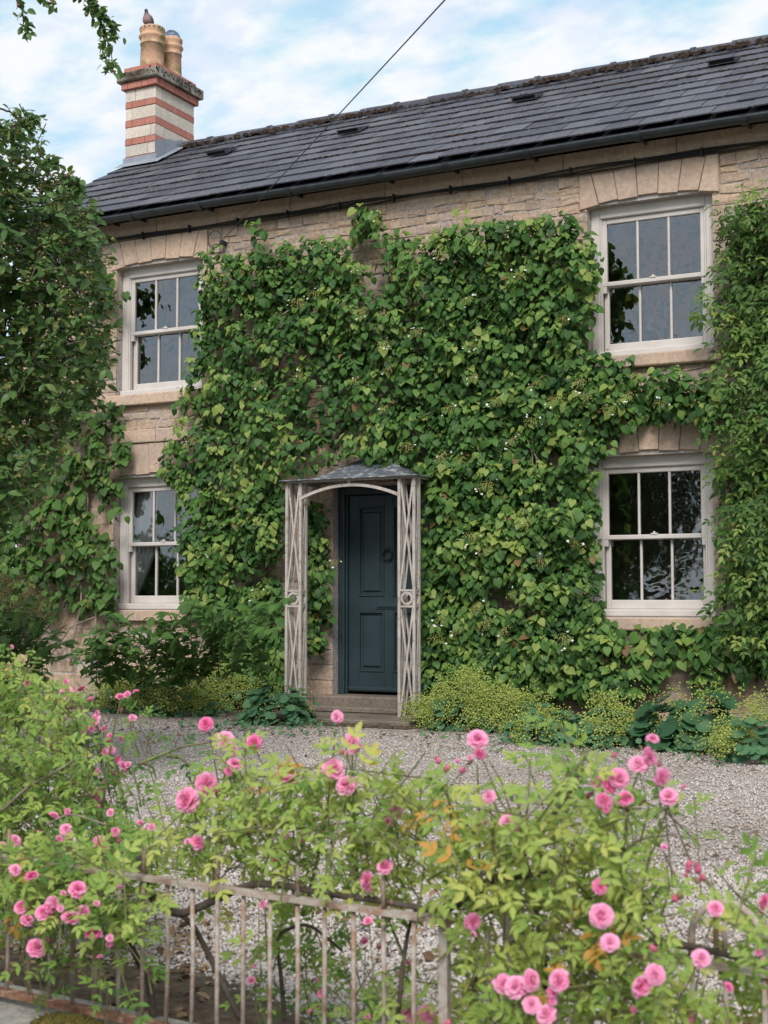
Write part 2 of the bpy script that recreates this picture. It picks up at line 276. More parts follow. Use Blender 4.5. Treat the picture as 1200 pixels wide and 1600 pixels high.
class MB:
    def __init__(s): s.v = []; s.f = []; s.t = []; s.n = 0
    def add(s, V, F, t=0.0):
        V = np.asarray(V, float); s.v.append(V); o = s.n
        s.f += [tuple(i + o for i in f) for f in F]; s.t.append(np.full(len(V), t) if np.isscalar(t) else np.asarray(t)); s.n += len(V); return s
    def box(s, x0, x1, y0, y1, z0, z1, t=0.0):
        V = [(x, y, z) for z in (z0, z1) for y in (y0, y1) for x in (x0, x1)]
        return s.add(V, [(0, 2, 3, 1), (4, 5, 7, 6), (0, 1, 5, 4), (2, 6, 7, 3), (0, 4, 6, 2), (1, 3, 7, 5)], t)
    def bevbox(s, x0, x1, y0, y1, z0, z1, b=0.006, t=0.0):
        # box with chamfered front (low-y) edges
        b = min(b, (x1 - x0) * 0.3, (z1 - z0) * 0.3)
        def ringv(x0, x1, z0, z1, y): return [(x0, y, z0), (x1, y, z0), (x1, y, z1), (x0, y, z1)]
        V = ringv(x0, x1, z0, z1, y1) + ringv(x0, x1, z0, z1, y0 + b) + ringv(x0 + b, x1 - b, z0 + b, z1 - b, y0)
        F = [(8, 9, 10, 11), (3, 2, 1, 0)]
        for a in (0, 4):
            for i in range(4): j = (i + 1) % 4; F.append((a + i, a + j, a + 4 + j, a + 4 + i))
        return s.add(V, F, t)
    def bar(s, p, q, w, h=None, up=(0, -1, 0.01), t=0.0):
        p = np.array(p, float); q = np.array(q, float); d = unit(q - p); h = h or w
        sd = unit(np.cross(d, up)); u = np.cross(sd, d); V = []
        for e in (p, q):
            for a, b in ((-1, -1), (1, -1), (1, 1), (-1, 1)): V.append(e + sd * a * w / 2 + u * b * h / 2)
        return s.add(V, [(3, 2, 1, 0), (4, 5, 6, 7), (0, 1, 5, 4), (1, 2, 6, 5), (2, 3, 7, 6), (3, 0, 4, 7)], t)
    def tube(s, pts, r, n=6, t=0.0):
        pts = np.asarray(pts, float); m = len(pts); r = np.full(m, r) if np.isscalar(r) else np.asarray(r, float)
        d = unit(np.gradient(pts, axis=0)); ref = np.array([0.31, 0.2, 0.93]); 
        if abs(d[0] @ ref) > 0.95: ref = np.array([0.9, 0.3, 0.1])
        sd = unit(np.cross(d, ref)); u = np.cross(sd, d); a = np.arange(n) * 2 * math.pi / n
        V = (pts[:, None] + (sd[:, None] * np.cos(a)[None, :, None] + u[:, None] * np.sin(a)[None, :, None]) * r[:, None, None]).reshape(-1, 3)
        F = [(i * n + j, i * n + (j + 1) % n, (i + 1) * n + (j + 1) % n, (i + 1) * n + j) for i in range(m - 1) for j in range(n)]
        F += [tuple(range(n))[::-1], tuple((m - 1) * n + j for j in range(n))]
        return s.add(V, F, t)
    def lathe(s, c, prof, n=24, t=0.0):
        a = np.arange(n) * 2 * math.pi / n; V = []
        for r, z in prof: V += [(c[0] + r * math.cos(x), c[1] + r * math.sin(x), c[2] + z) for x in a]
        m = len(prof); F = [(i * n + j, i * n + (j + 1) % n, (i + 1) * n + (j + 1) % n, (i + 1) * n + j) for i in range(m - 1) for j in range(n)]
        F += [tuple(range(n))[::-1], tuple((m - 1) * n + j for j in range(n))]
        return s.add(V, F, t)
    def mesh(s, name, smooth=False, tint=True):
        me = bpy.data.meshes.new(name); V = np.concatenate(s.v); me.from_pydata(V.tolist(), [], s.f)
        if smooth: me.shade_smooth()
        if tint:
            at = me.attributes.new('tint', 'FLOAT', 'POINT'); at.data.foreach_set('value', np.concatenate(s.t).astype(np.float32))
        me.update(); return me
    def obj(s, name, mat, parent=None, smooth=False): return link_mesh(name, s.mesh(name, smooth), mat, parent)
    def top(s, name, mat, origin, smooth=False, **k):
        V = np.concatenate(s.v) - np.array(origin); s.v = [V]; s.t = [np.concatenate(s.t)]
        o = link_mesh(name, s.mesh(name, smooth), mat); o.location = origin; return tag(o, **k)

def tri_mesh(name, V, T, tint, smooth=False):
    me = bpy.data.meshes.new(name); V = np.ascontiguousarray(V, np.float32).reshape(-1, 3); T = np.ascontiguousarray(T, np.int32).reshape(-1, 3)
    me.vertices.add(len(V)); me.vertices.foreach_set('co', V.ravel())
    me.loops.add(T.size); me.loops.foreach_set('vertex_index', T.ravel())
    me.polygons.add(len(T)); me.polygons.foreach_set('loop_start', np.arange(0, T.size, 3, dtype=np.int32))
    at = me.attributes.new('tint', 'FLOAT', 'POINT'); at.data.foreach_set('value', np.asarray(tint, np.float32))
    me.update(calc_edges=True)
    if smooth: me.shade_smooth()
    return me

# leaf templates: base at origin, tip along +Y, face along +Z
def half_leaf(mid, side):
    V = [(0, y, z) for y, z in mid]; n = len(mid); R = [(x, y, z) for x, y, z in side]; L = [(-x, y, z) for x, y, z in side]
    V += R + L; k = len(side); T = []
    for s0, flip in ((n, 0), (n + k, 1)):
        i = j = 0; tr = []
        while i < n - 1 or j < k - 1:
            if j < k - 1 and (i >= n - 1 or side[j + 1][1] < mid[i + 1][0]): tr.append((i, s0 + j, s0 + j + 1)); j += 1
            else: tr.append((i, s0 + j, i + 1)); i += 1
        T += [t[::-1] if flip else t for t in tr]
    return np.array(V, float), np.array(T)
HEART = half_leaf([(0, 0), (.4, .0), (.75, -.03), (1.05, -.16)], [(.2, -.12, .05), (.44, .1, .10), (.47, .4, .09), (.29, .72, .0)])
OVAL = half_leaf([(0, 0), (.5, .03), (1.0, -.10)], [(.2, .2, .08), (.27, .5, .09), (.16, .8, .0)])
SLIM = half_leaf([(0, 0), (.5, .04), (1.0, -.16)], [(.13, .25, .05), (.18, .5, .07), (.1, .8, -.02)])
LFT = half_leaf([(0, 0), (.5, .02), (1.06, -.12)], [(.15, .15, .05), (.245, .45, .08), (.14, .8, .01)])
def compound(pairs, ll, spread=60):
    Vs = []; Ts = []; n = 0
    items = [(1.0, 0, ll)]
    for i in range(pairs):
        y = 0.35 + 0.5 * i / max(pairs - 1, 1) if pairs > 1 else 0.55
        items += [(y, spread, ll * 0.9), (y, -spread, ll * 0.9)]
    for y, a, s in items:
        V, T = LFT; a = math.radians(a + random.uniform(-8, 8)); c, sn = math.cos(a), math.sin(a)
        tilt = random.uniform(-.35, .25); W = V * s; W = W @ np.array([[1, 0, 0], [0, math.cos(tilt), math.sin(tilt)], [0, -math.sin(tilt), math.cos(tilt)]])
        X = W[:, 0] * c + W[:, 1] * sn; Y = -W[:, 0] * sn + W[:, 1] * c
        Vs.append(np.stack([X, Y + y - (0 if a else 0), W[:, 2] - 0.08 * y * y], 1)); Ts.append(T + n); n += len(V)
    rv = np.array([(-.012, 0, 0), (.012, 0, 0), (.008, 1, -.08), (-.008, 1, -.08)]); Vs.append(rv); Ts.append(np.array([(0, 1, 2), (0, 2, 3)]) + n)
    return np.concatenate(Vs), np.concatenate(Ts)
ROSE5 = [compound(2, .52), compound(2, .5), compound(3, .42)]
CREEP = [compound(1, .62, 50), compound(2, .5, 55)]
def lobed(nl=9, cup=0.16):
    V = [(0, 0.12, 0)]; m = nl * 2
    for i in range(m):
        a = -math.pi / 2 + (i + 0.5) * 2 * math.pi / m; r = 0.5 if i % 2 else 0.43
        if i in (0, m - 1): r = 0.36
        V.append((r * math.cos(a), 0.42 + r * math.sin(a), cup * (0.6 + 0.4 * (i % 2))))
    return np.array(V), np.array([(0, 1 + i, 1 + (i + 1) % m) for i in range(m)])
LOBE = lobed()
OCTA = (np.array([(1, 0, 0), (-1, 0, 0), (0, 1, 0), (0, -1, 0), (0, 0, 1), (0, 0, -1.0)]), np.array([(0, 2, 4), (2, 1, 4), (1, 3, 4), (3, 0, 4), (2, 0, 5), (1, 2, 5), (3, 1, 5), (0, 3, 5)]))

def frames(nrm, tip):
    nrm = unit(nrm); tip = unit(tip - nrm * np.sum(tip * nrm, -1, keepdims=True)); x = np.cross(tip, nrm)
    return np.stack([x, tip, nrm], -1)            # columns
def scatter(tmpl, pos, fr, sc, tint):
    V, T = tmpl; N = len(pos)
    sc = np.asarray(sc, float); sc = sc[:, None] if sc.ndim == 1 else sc
    W = np.einsum('nij,nkj->nki', fr, V[None] * sc[:, None, :]) + pos[:, None]
    TT = T[None] + (np.arange(N) * len(V))[:, None, None]
    return W.reshape(-1, 3), TT.reshape(-1, 3), np.repeat(tint, len(V))
TM = {}
def tmesh(key, tmpl, mat):
    if key not in TM:
        me = tri_mesh(key, tmpl[0], tmpl[1], np.zeros(len(tmpl[0])), True); me.materials.append(M[mat]); TM[key] = me
    return TM[key]
def foliage(parent, key, tmpls, pos, nrm, tip, sc, tint, mat, n_ind=300, score=None, part='leaf', rest='foliage'):
    """n_ind nearest leaves as objects of their own, the rest joined as one part"""
    fr = frames(nrm, tip); N = len(pos); which = rng.integers(0, len(tmpls), N)
    px, py, d = proj(pos); vis = (px > -5) & (px < 1205) & (py > -5) & (py < 1605)
    s = (-d if score is None else score) + np.where(vis, 0, -1e6); order = np.argsort(-s); ind = order[:n_ind]; rem = order[n_ind:]
    for i in ind:
        me = tmesh(key + str(which[i]), tmpls[which[i]], mat)
        m = Matrix.Identity(4)
        for a in range(3):
            for b in range(3): m[a][b] = fr[i, a, b] * sc[i]
            m[a][3] = pos[i, a]
        link_mesh(part, me, None, parent, m, float(tint[i]))
    Vs = []; Ts = []; ts = []; n = 0
    for w in range(len(tmpls)):
        q = rem[which[rem] == w]
        if len(q) == 0: continue
        V, T, t = scatter(tmpls[w], pos[q], fr[q], sc[q], tint[q]); Vs.append(V); Ts.append(T + n); ts.append(t); n += len(V)
    if Vs:
        me = tri_mesh(rest, np.concatenate(Vs), np.concatenate(Ts), np.concatenate(ts), True)
        o = link_mesh(rest, me, mat, parent); o['kind'] = 'stuff'
def stuff_mesh(name, tmpl, pos, fr, sc, tint, mat, parent=None, smooth=True, **k):
    V, T, t = scatter(tmpl, pos, fr, sc, tint); o = link_mesh(name, tri_mesh(name, V, T, t, smooth), mat, parent); o['kind'] = 'stuff'; return tag(o, **k)
def rand_frames(n): 
    return frames(rng.normal(size=(n, 3)), rng.normal(size=(n, 3)))
def poly_pts(poly, n=None, spacing=None):
    P = np.array(poly); a = P.min(0); b = P.max(0)
    if spacing:
        gx, gy = np.meshgrid(np.arange(a[0], b[0], spacing), np.arange(a[1], b[1], spacing)); q = np.stack([gx.ravel(), gy.ravel()], 1)
        q += rng.uniform(-.55, .55, q.shape) * spacing
        return q[inpoly(q[:, 0], q[:, 1], poly)]
    res = np.zeros((0, 2))
    while len(res) < n:
        q = rng.uniform(a, b, (n * 2, 2)); res = np.concatenate([res, q[inpoly(q[:, 0], q[:, 1], poly)]])
    return res[:n]
#==SETTING==
# ------------------------------------------------------------------ terrain
FX0, FY0, FSL = -2.055, -9.454, -0.092                 # line of the roadside fence
def fence_y(x): return FY0 + FSL * (np.asarray(x, float) - FX0)
def sheet(name, pts, z, mat, **k):
    m = MB(); m.add([(x, y, z) for x, y in pts], [tuple(range(len(pts)))]); o = m.obj(name, mat); o['kind'] = 'structure'; return tag(o, **k)
sheet('ground', [(-600, -600), (600, -600), (600, 600), (-600, 600)], -0.53, 'meadow', label='green meadow reaching to the horizon')
sheet('road', [(-300, -15.6), (300, -15.6), (300, -9.75), (-300, -9.75)], -0.50, 'asphalt', label='narrow asphalt lane in front of the low wall')
m = MB(); ya, yb = fence_y(-30) + 0.06, fence_y(30) + 0.06
m.add([(-30, ya, 0), (30, yb, 0), (30, 25, 0), (-30, 25, 0), (-30, ya, -.6), (30, yb, -.6), (30, 25, -.6), (-30, 25, -.6)],
      [(0, 1, 2, 3), (0, 4, 5, 1), (1, 5, 6, 2), (2, 6, 7, 3), (3, 7, 4, 0)])
tag(m.obj('gravel_yard', 'gravelbed'), label='pale gravel yard between the house and the fence', kind='structure')
# soil strip along the house and behind the fence
gx = np.linspace(-12, 3, 90); m = MB(); V = []; F = []
for i, x in enumerate(gx):
    e = -0.75 - 0.18 * math.sin(x * 1.7) - 0.1 * math.sin(x * 4.3 + 1)
    if -7.3 < x < -5.3: e = -1.25
    e += -0.45 * max(0, min(1, (x + 5.0) / 1.5))
    V += [(x, -0.002, 0.05), (x, e * 0.6, 0.035), (x, e, 0.004)]
for i in range(len(gx) - 1):
    for j in range(2): a = i * 3 + j; F.append((a, a + 1, a + 4, a + 3))
m.add(V, F); tag(m.obj('flower_bed', 'soil'), label='strip of dark soil along the foot of the house', kind='structure')
m = MB(); V = []; F = []
gx = np.linspace(-6, 3, 60)
for i, x in enumerate(gx):
    fy = float(fence_y(x)) + 0.075; w = 0.30 + 0.10 * math.sin(x * 2.1) + 0.35 * max(0, min(1, (-1.6 - x) / 0.8)); V += [(x, fy, 0.03), (x, fy + w * .7, 0.025), (x, fy + w, 0.003)]
for i in range(len(gx) - 1):
    for j in range(2): a = i * 3 + j; F.append((a, a + 3, a + 4, a + 1))
m.add(V, F); tag(m.obj('rose_bed', 'soil'), label='strip of littered soil behind the fence', kind='structure')

# ------------------------------------------------------------------ house
XL, XR = -11.03, 3.0
house = root('cottage', (-6.5, 0, 0), 'two storey honey stone cottage with slate roof, sash windows and climbing plants', 'house')
WIN = {'ur': (-4.16, -2.99, 3.37, 4.80), 'lr': (-4.17, -3.02, 0.98, 2.45), 'ul': (-9.65, -8.50, 3.39, 4.83), 'll': (-9.65, -8.50, 1.03, 2.48)}
DOOR = (-6.88, -5.78, 0.10, 2.28)
openings = list(WIN.values()) + [DOOR]
ZF = 5.13                                               # underside of the ashlar frieze
# wall core with openings
xs = sorted({XL, XR, *[o[0] for o in openings], *[o[1] for o in openings]}); zs = sorted({-0.1, 5.34, *[o[2] for o in openings], *[o[3] for o in openings]})
m = MB()
for i in range(len(xs) - 1):
    for j in range(len(zs) - 1):
        cx, cz = (xs[i] + xs[i + 1]) / 2, (zs[j] + zs[j + 1]) / 2
        if any(o[0] < cx < o[1] and o[2] < cz < o[3] for o in openings): continue
        a, b, c, d = xs[i], xs[i + 1], zs[j], zs[j + 1]
        m.add([(a, .008, c), (b, .008, c), (b, .008, d), (a, .008, d)], [(0, 1, 2, 3)])
        m.add([(a, .5, c), (b, .5, c), (b, .5, d), (a, .5, d)], [(3, 2, 1, 0)])
for a, b, c, d in openings:
    m.add([(a, .014, c), (b, .014, c), (b, .014, d), (a, .014, d), (a, .5, c), (b, .5, c), (b, .5, d), (a, .5, d)], [(0, 3, 7, 4), (1, 5, 6, 2), (3, 2, 6, 7), (0, 4, 5, 1)])
m.add([(XL, .014, -.1), (XL, 5.08, -.1), (XL, 5.08, 5.34), (XL, 2.547, 6.98), (XL, .014, 5.34)], [(4, 3, 2, 1, 0)])
m.add([(XR, .014, -.1), (XR, 5.08, -.1), (XR, 5.08, 5.34), (XR, 2.547, 6.98), (XR, .014, 5.34)], [(0, 1, 2, 3, 4)])
m.add([(XL, 5.08, -.1), (XR, 5.08, -.1), (XR, 5.08, 5.34), (XL, 5.08, 5.34)], [(0, 3, 2, 1)])
wall = m.obj('wall', 'mortar', house)
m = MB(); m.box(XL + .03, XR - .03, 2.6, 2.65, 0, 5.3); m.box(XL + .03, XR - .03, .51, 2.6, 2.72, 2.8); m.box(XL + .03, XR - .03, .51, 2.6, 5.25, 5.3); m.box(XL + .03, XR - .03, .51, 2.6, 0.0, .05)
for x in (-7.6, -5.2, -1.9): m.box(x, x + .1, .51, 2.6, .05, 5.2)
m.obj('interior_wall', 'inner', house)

# stone pieces
def stone_mesh(w, h, dep, jag=0.006, bev=0.012):
    b = min(bev, h * .25)
    def r4(dx, dz, y, j):
        return [((-w / 2 + dx) + rng.normal(0, j), y + rng.normal(0, j * .5), (-h / 2 + dz) + rng.normal(0, j)), ((w / 2 - dx) + rng.normal(0, j), y + rng.normal(0, j * .5), (-h / 2 + dz) + rng.normal(0, j)),
                ((w / 2 - dx) + rng.normal(0, j), y + rng.normal(0, j * .5), (h / 2 - dz) + rng.normal(0, j)), ((-w / 2 + dx) + rng.normal(0, j), y + rng.normal(0, j * .5), (h / 2 - dz) + rng.normal(0, j))]
    V = r4(0, 0, dep, 0) + r4(0, 0, b * .8, jag * .4) + r4(b, b, 0, jag)
    F = [(8, 9, 10, 11)]
    for a in (0, 4):
        for i in range(4): j = (i + 1) % 4; F.append((a + i, a + j, a + 4 + j, a + 4 + i))
    return np.array(V), F
stones = []                                              # (x, z, w, h, y_front)
sills = [(o[0] - .09, o[1] + .09, o[2] - .125, o[2]) for o in WIN.values()]
lint = []
for kx, o in WIN.items(): lint.append((o[0] - .07, o[1] + .07, o[3] + .0, (ZF if kx[0] == 'u' else o[3] + .37)))
hood = [(o[0] - .16, o[1] + .16, o[3] + .37, o[3] + .37 + .15) for kx, o in WIN.items() if kx[0] == 'l']
blocks = openings + sills + lint + hood
z = 0.0; ci = 0
while z < ZF - .02:
    h = rng.uniform(.14, .19) if z < 2.4 else rng.uniform(.062, .105)
    if ZF - (z + h) < .07: h = ZF - z
    cuts = sorted({XL, XR, *[b[0] for b in blocks if b[2] < z + h and b[3] > z], *[b[1] for b in blocks if b[2] < z + h and b[3] > z]})
    for a, b in zip(cuts[:-1], cuts[1:]):
        mid = (a + b) / 2; z0, z1 = z, z + h; ok = True
        for bl in blocks:
            if bl[0] <= mid <= bl[1] and bl[2] < z1 and bl[3] > z0:
                if bl[2] <= z0 + .015 and bl[3] >= z1 - .015: ok = False; break
                if bl[2] > z0: z1 = min(z1, bl[2])
                else: z0 = max(z0, bl[3])
        if not ok or z1 - z0 < .022: continue
        x = a
        while x < b - .01:
            L = (rng.uniform(.18, .48) if z < 2.4 else rng.uniform(.10, .30)); 
            if b - (x + L) < .12: L = b - x
            stones.append((x + L / 2, (z0 + z1) / 2, L, z1 - z0, rng.uniform(-.010, .004))); x += L
    z += h; ci += 1
EXPOSED = [[(130, 385), (1200, 232), (1200, 310), (930, 350), (900, 345), (700, 370), (560, 375), (420, 392), (325, 400), (200, 440), (130, 440)],
           [(120, 425), (200, 425), (200, 720), (120, 720)], [(185, 620), (310, 620), (290, 770), (185, 770)], [(468, 765), (532, 765), (532, 1105), (468, 1105)],
           [(930, 980), (1200, 980), (1200, 1100), (930, 1100)], [(60, 640), (195, 640), (195, 1050), (60, 1050)], [(500, 600), (620, 600), (600, 740), (480, 740)], [(905, 690), (935, 690), (935, 800), (905, 800)], [(1000, 550), (1120, 560), (1120, 660), (1000, 640)]]
sc = []
for s in stones:
    px, py, d = proj((s[0], 0, s[1])); e = any(inpoly(np.array(px), np.array(py), p) for p in EXPOSED)
    sc.append((1 if e else 0) * 10 + (1 if -20 < px < 1220 else -50) + s[2] * s[3])
order = np.argsort(-np.array(sc)); mrest = MB()
def place_stone(name, V, F, ctr, mat, parent, tint):
    me = bpy.data.meshes.new(name); me.from_pydata(V.tolist(), [], F); return link_mesh(name, me, mat, parent, Matrix.Translation(ctr), tint)
for rank, i in enumerate(order):
    x, zc, w, h, yf = stones[i]; V, F = stone_mesh(w - .008, h - .008, .05, .010, .010); c = (x, yf, zc); t = float(rng.uniform())
    if rank < 300: place_stone('stone', V, F, c, 'stone', wall, t)
    else: mrest.add(V + np.array(c), F, t)
mrest.obj('rubble', 'stone', wall)['kind'] = 'stuff'
# ashlar frieze under the eaves
x = XL
while x < XR:
    L = rng.uniform(.75, 1.15); L = min(L, XR - x)
    V, F = stone_mesh(L - .005, 5.335 - ZF - .004, .06, .0015, .005); place_stone('frieze_stone', V, F, (x + L / 2, -.028 + rng.uniform(-.002, .002), (ZF + 5.335) / 2), 'ashlar', wall, float(rng.uniform())); x += L
# voussoir lintels (shallow segmental arches), hoods and sills
for kx, o in WIN.items():
    xa, xb, zb, zt = o[0] - .07, o[1] + .07, o[3], (ZF if kx[0] == 'u' else o[3] + .37) - .004
    n = 7; xc = (xa + xb) / 2; rise = .055
    def bot(x): return zb + rise * (1 - ((x - xc) / ((xb - xa) / 2)) ** 2) - .012
    for i in range(n):
        b0 = xa + (xb - xa) * i / n; b1 = xa + (xb - xa) * (i + 1) / n
        fan = .16; t0 = xc + (b0 - xc) * (1 + fan) if 0 < i else xa; t1 = xc + (b1 - xc) * (1 + fan) if i < n - 1 else xb
        t0 = max(t0, xa); t1 = min(t1, xb)
        g = .0025; st = .0 if i % 2 else -.012
        q = [(b0 + g, bot(b0) + st), (b1 - g, bot(b1) + st), (t1 - g, zt), (t0 + g, zt)]
        yf = -.020 + rng.uniform(-.003, .003); cx = (b0 + b1) / 2; cz = (zb + zt) / 2; bb = .006
        V = [(x - cx, .11, zz - cz) for x, zz in q] + [(x - cx, bb, zz - cz) for x, zz in q]
        ctr = np.mean(np.array(q), 0); V += [((x + (ctr[0] - x) * .05) - cx, 0, (zz + (ctr[1] - zz) * .03) - cz) for x, zz in q]
        F = [(8, 9, 10, 11), (0, 4, 5, 1), (1, 5, 6, 2), (2, 6, 7, 3), (3, 7, 4, 0), (4, 8, 9, 5), (5, 9, 10, 6), (6, 10, 11, 7), (7, 11, 8, 4)]
        F = [f if a == 0 else f[::-1] for a, f in enumerate(F)]
        place_stone('lintel_stone', np.array(V), F, (cx, yf, cz), 'ashlar', wall, float(rng.uniform()))
for a, b, c, d in hood:
    for i in range(2):
        L = (b - a) / 2; V, F = stone_mesh(L - .006, d - c - .006, .08, .002, .008); place_stone('hood_stone', V, F, (a + L * (i + .5), -.04, (c + d) / 2), 'ashlar', wall, float(rng.uniform()))

# windows: box frame, two sliding sashes of three panes each
def window(o, key):
    x0, x1, z0, z1 = o; y = .10
    m = MB(); fw = .085
    m.bevbox(x0 + .001, x0 + fw, y, y + .14, z0 + .07, z1 + .07, .008); m.bevbox(x1 - fw, x1 - .001, y, y + .14, z0 + .07, z1 + .07, .008)
    m.bevbox(x0 + fw, x1 - fw, y + .001, y + .14, z1 - .10, z1 + .07, .008)
    m.bevbox(x0 + .001, x1 - .001, y - .035, y + .14, z0, z0 + .07, .012)
    w = m.obj('window', 'paint', house)
    m = MB(); m.bevbox(x0 + fw, x0 + fw + .018, y + .012, y + .05, z0 + .07, z1 - .10, .004); m.obj('staff_bead', 'paint', w)
    m = MB(); m.bevbox(x1 - fw - .018, x1 - fw, y + .012, y + .05, z0 + .07, z1 - .10, .004); m.obj('staff_bead', 'paint', w)
    ix0, ix1, iz0, iz1 = x0 + fw + .012, x1 - fw - .012, z0 + .07, z1 - .10; zm = (iz0 + iz1) / 2 + .01
    for nm, yy, a, b, rb, rt in (('upper', y + .03, zm - .02, iz1, .042, .05), ('lower', y + .085, iz0, zm + .02, .085, .042)):
        s = MB(); sw = .047
        s.bevbox(ix0, ix0 + sw, yy, yy + .045, a, b, .006); s.bevbox(ix1 - sw, ix1, yy, yy + .045, a, b, .006)
        s.bevbox(ix0 + sw, ix1 - sw, yy - .003, yy + .045, a, a + rb, .006); s.bevbox(ix0 + sw, ix1 - sw, yy + .001, yy + .045, b - rt, b, .006)
        if nm == 'upper':
            s.box(ix0 + .005, ix0 + sw - .005, yy + .004, yy + .04, a - .06, a); s.box(ix1 - sw + .005, ix1 - .005, yy + .004, yy + .04, a - .06, a)
        so = s.obj('sash', 'paint', w)
        px0, px1 = ix0 + sw, ix1 - sw; pw = (px1 - px0) / 3
        for i in (1, 2):
            g = MB(); g.bevbox(px0 + pw * i - .011, px0 + pw * i + .011, yy + .004, yy + .04, a + rb, b - rt, .007); g.obj('glazing_bar', 'paint', w)
        for i in range(3):
            j0, j1 = rng.normal(0, .0016, 2); p0, p1 = px0 + pw * i, px0 + pw * (i + 1); g = MB(); yg = yy + .024
            zz = [a + rb, b - rt]; V = [(p0, yg + j0, zz[0]), (p1, yg - j0, zz[0]), (p1, yg - j0 + j1, zz[1]), (p0, yg + j0 + j1, zz[1])]
            g.add(V, [(0, 1, 2, 3)]); g.obj('pane', 'glass', w)
    f = MB(); xm = (x0 + x1) / 2; f.box(xm - .03, xm + .03, y + .02, y + .05, zm + .021, zm + .034); f.box(xm - .008, xm + .008, y + .025, y + .045, zm + .034, zm + .05); f.obj('sash_fastener', 'paint', w)
    sV, sF = stone_mesh(x1 - x0 + .17, .12, .20, .002, .012); place_stone('sill', sV, sF, ((x0 + x1) / 2, -.075, z0 - .061), 'ashlar', w, float(rng.uniform()))
    return w
for kx, o in WIN.items(): window(o, kx)
# curtain drawn to one side behind the lower left window
nx, nz = 34, 26; V = []; F = []
for j in range(nz):
    t = j / (nz - 1); zz = 2.40 - t * 1.27; wd_ = .36 if t < .45 else .36 * (1 - ((t - .45) / .55) ** 1.6 * .88) + .01
    for i in range(nx):
        s_ = i / (nx - 1); V.append((-9.63 + s_ * wd_, .30 + .022 * math.sin(s_ * 38 + .6 * math.sin(t * 3)) - .05 * math.sin(t * 3.1), zz))
for j in range(nz - 1):
    for i in range(nx - 1): a = j * nx + i; F.append((a, a + 1, a + nx + 1, a + nx))
MB().add(V, F).top('curtain', 'curtain', (-9.4, .36, 1.1), True, label='white sheer curtain drawn aside behind the lower left window', cat='curtain')

# door
x0, x1, z0, z1 = DOOR
m = MB(); m.bevbox(x0 + .002, x0 + .075, .10, .26, .19, z1, .008); m.bevbox(x1 - .075, x1 - .002, .10, .26, .19, z1, .008); m.bevbox(x0 + .075, x1 - .075, .101, .26, z1 - .08, z1, .008); m.bevbox(x0 + .075, x0 + .095, .13, .2, .19, z1 - .08, .006); m.bevbox(x1 - .095, x1 - .075, .13, .2, .19, z1 - .08, .006)
m.obj('door_frame', 'door', house)
dx0, dx1, dz0, dz1 = x0 + .098, x1 - .098, .215, z1 - .085; yd = .165
m = MB(); st = .11; xm = (dx0 + dx1) / 2
m.box(dx0, dx1, yd + .022, yd + .045, dz0, dz1)
for a, b in ((dx0, dx0 + st), (dx1 - st, dx1), (xm - .05, xm + .05)): m.bevbox(a, b, yd, yd + .022, dz0, dz1, .004)
rails = [(dz0, dz0 + .20), (1.02, 1.17), (dz1 - .12, dz1)]
for a, b in rails:
    for c, d in ((dx0 + st, xm - .05), (xm + .05, dx1 - st)): m.bevbox(c, d, yd + .001, yd + .022, a, b, .004)
door = m.obj('door', 'door', house)
for (a, b) in ((rails[0][1], rails[1][0]), (rails[1][1], rails[2][0])):
    for c, d in ((dx0 + st, xm - .05), (xm + .05, dx1 - st)):
        p = MB(); p.bevbox(c + .045, d - .045, yd + .004, yd + .023, a + .05, b - .05, .012)
        q = .018
        for e in ((c, c + q, a, b), (d - q, d, a, b), (c + q, d - q, a, a + q), (c + q, d - q, b - q, b)): p.bevbox(e[0], e[1], yd - .008, yd + .021, e[2], e[3], .007)
        p.obj('panel', 'door', door)
a = np.linspace(0, 2 * math.pi, 25); kz = 1.585
m = MB(); m.tube(np.stack([xm + .052 * np.sin(a), np.full(25, yd - .028), kz + .055 * np.cos(a)], 1), .0085, 8); m.lathe((xm, yd - .02, kz + .055), [(.001, -.02), (.022, -.015), (.022, .015), (.001, .02)], 12); m.obj('knocker', 'iron', door, True)
m = MB(); m.bevbox(xm - .14, xm + .14, yd - .012, yd + .001, 1.045, 1.135, .006); m.bevbox(xm - .115, xm + .115, yd - .024, yd - .012, 1.066, 1.114, .004); m.obj('letter_plate', 'door', door)
m = MB(); m.bevbox(dx0, dx1, yd - .03, yd, dz0 + .005, dz0 + .05, .012); m.obj('weather_bar', 'door', door)
m = MB(); m.bevbox(-7.02, -5.66, -.16, .3, .075, .19, .015); m.obj('threshold', 'step', house)

# doorstep slabs
slab = root('doorstep', (-6.3, -.6, 0), 'low worn stone slab in front of the door', 'step')
for a, b, yy0, yy1 in ((-7.18, -6.42, -1.02, -.18), (-6.41, -5.5, -1.06, -.18)):
    m = MB(); m.bevbox(a, b, yy0, yy1, -.05, .05, .012); m.obj('slab', 'step', slab)
m = MB(); m.bevbox(-6.95, -5.72, -.42, -.17, .05, .105, .012); m.obj('step', 'step', slab)

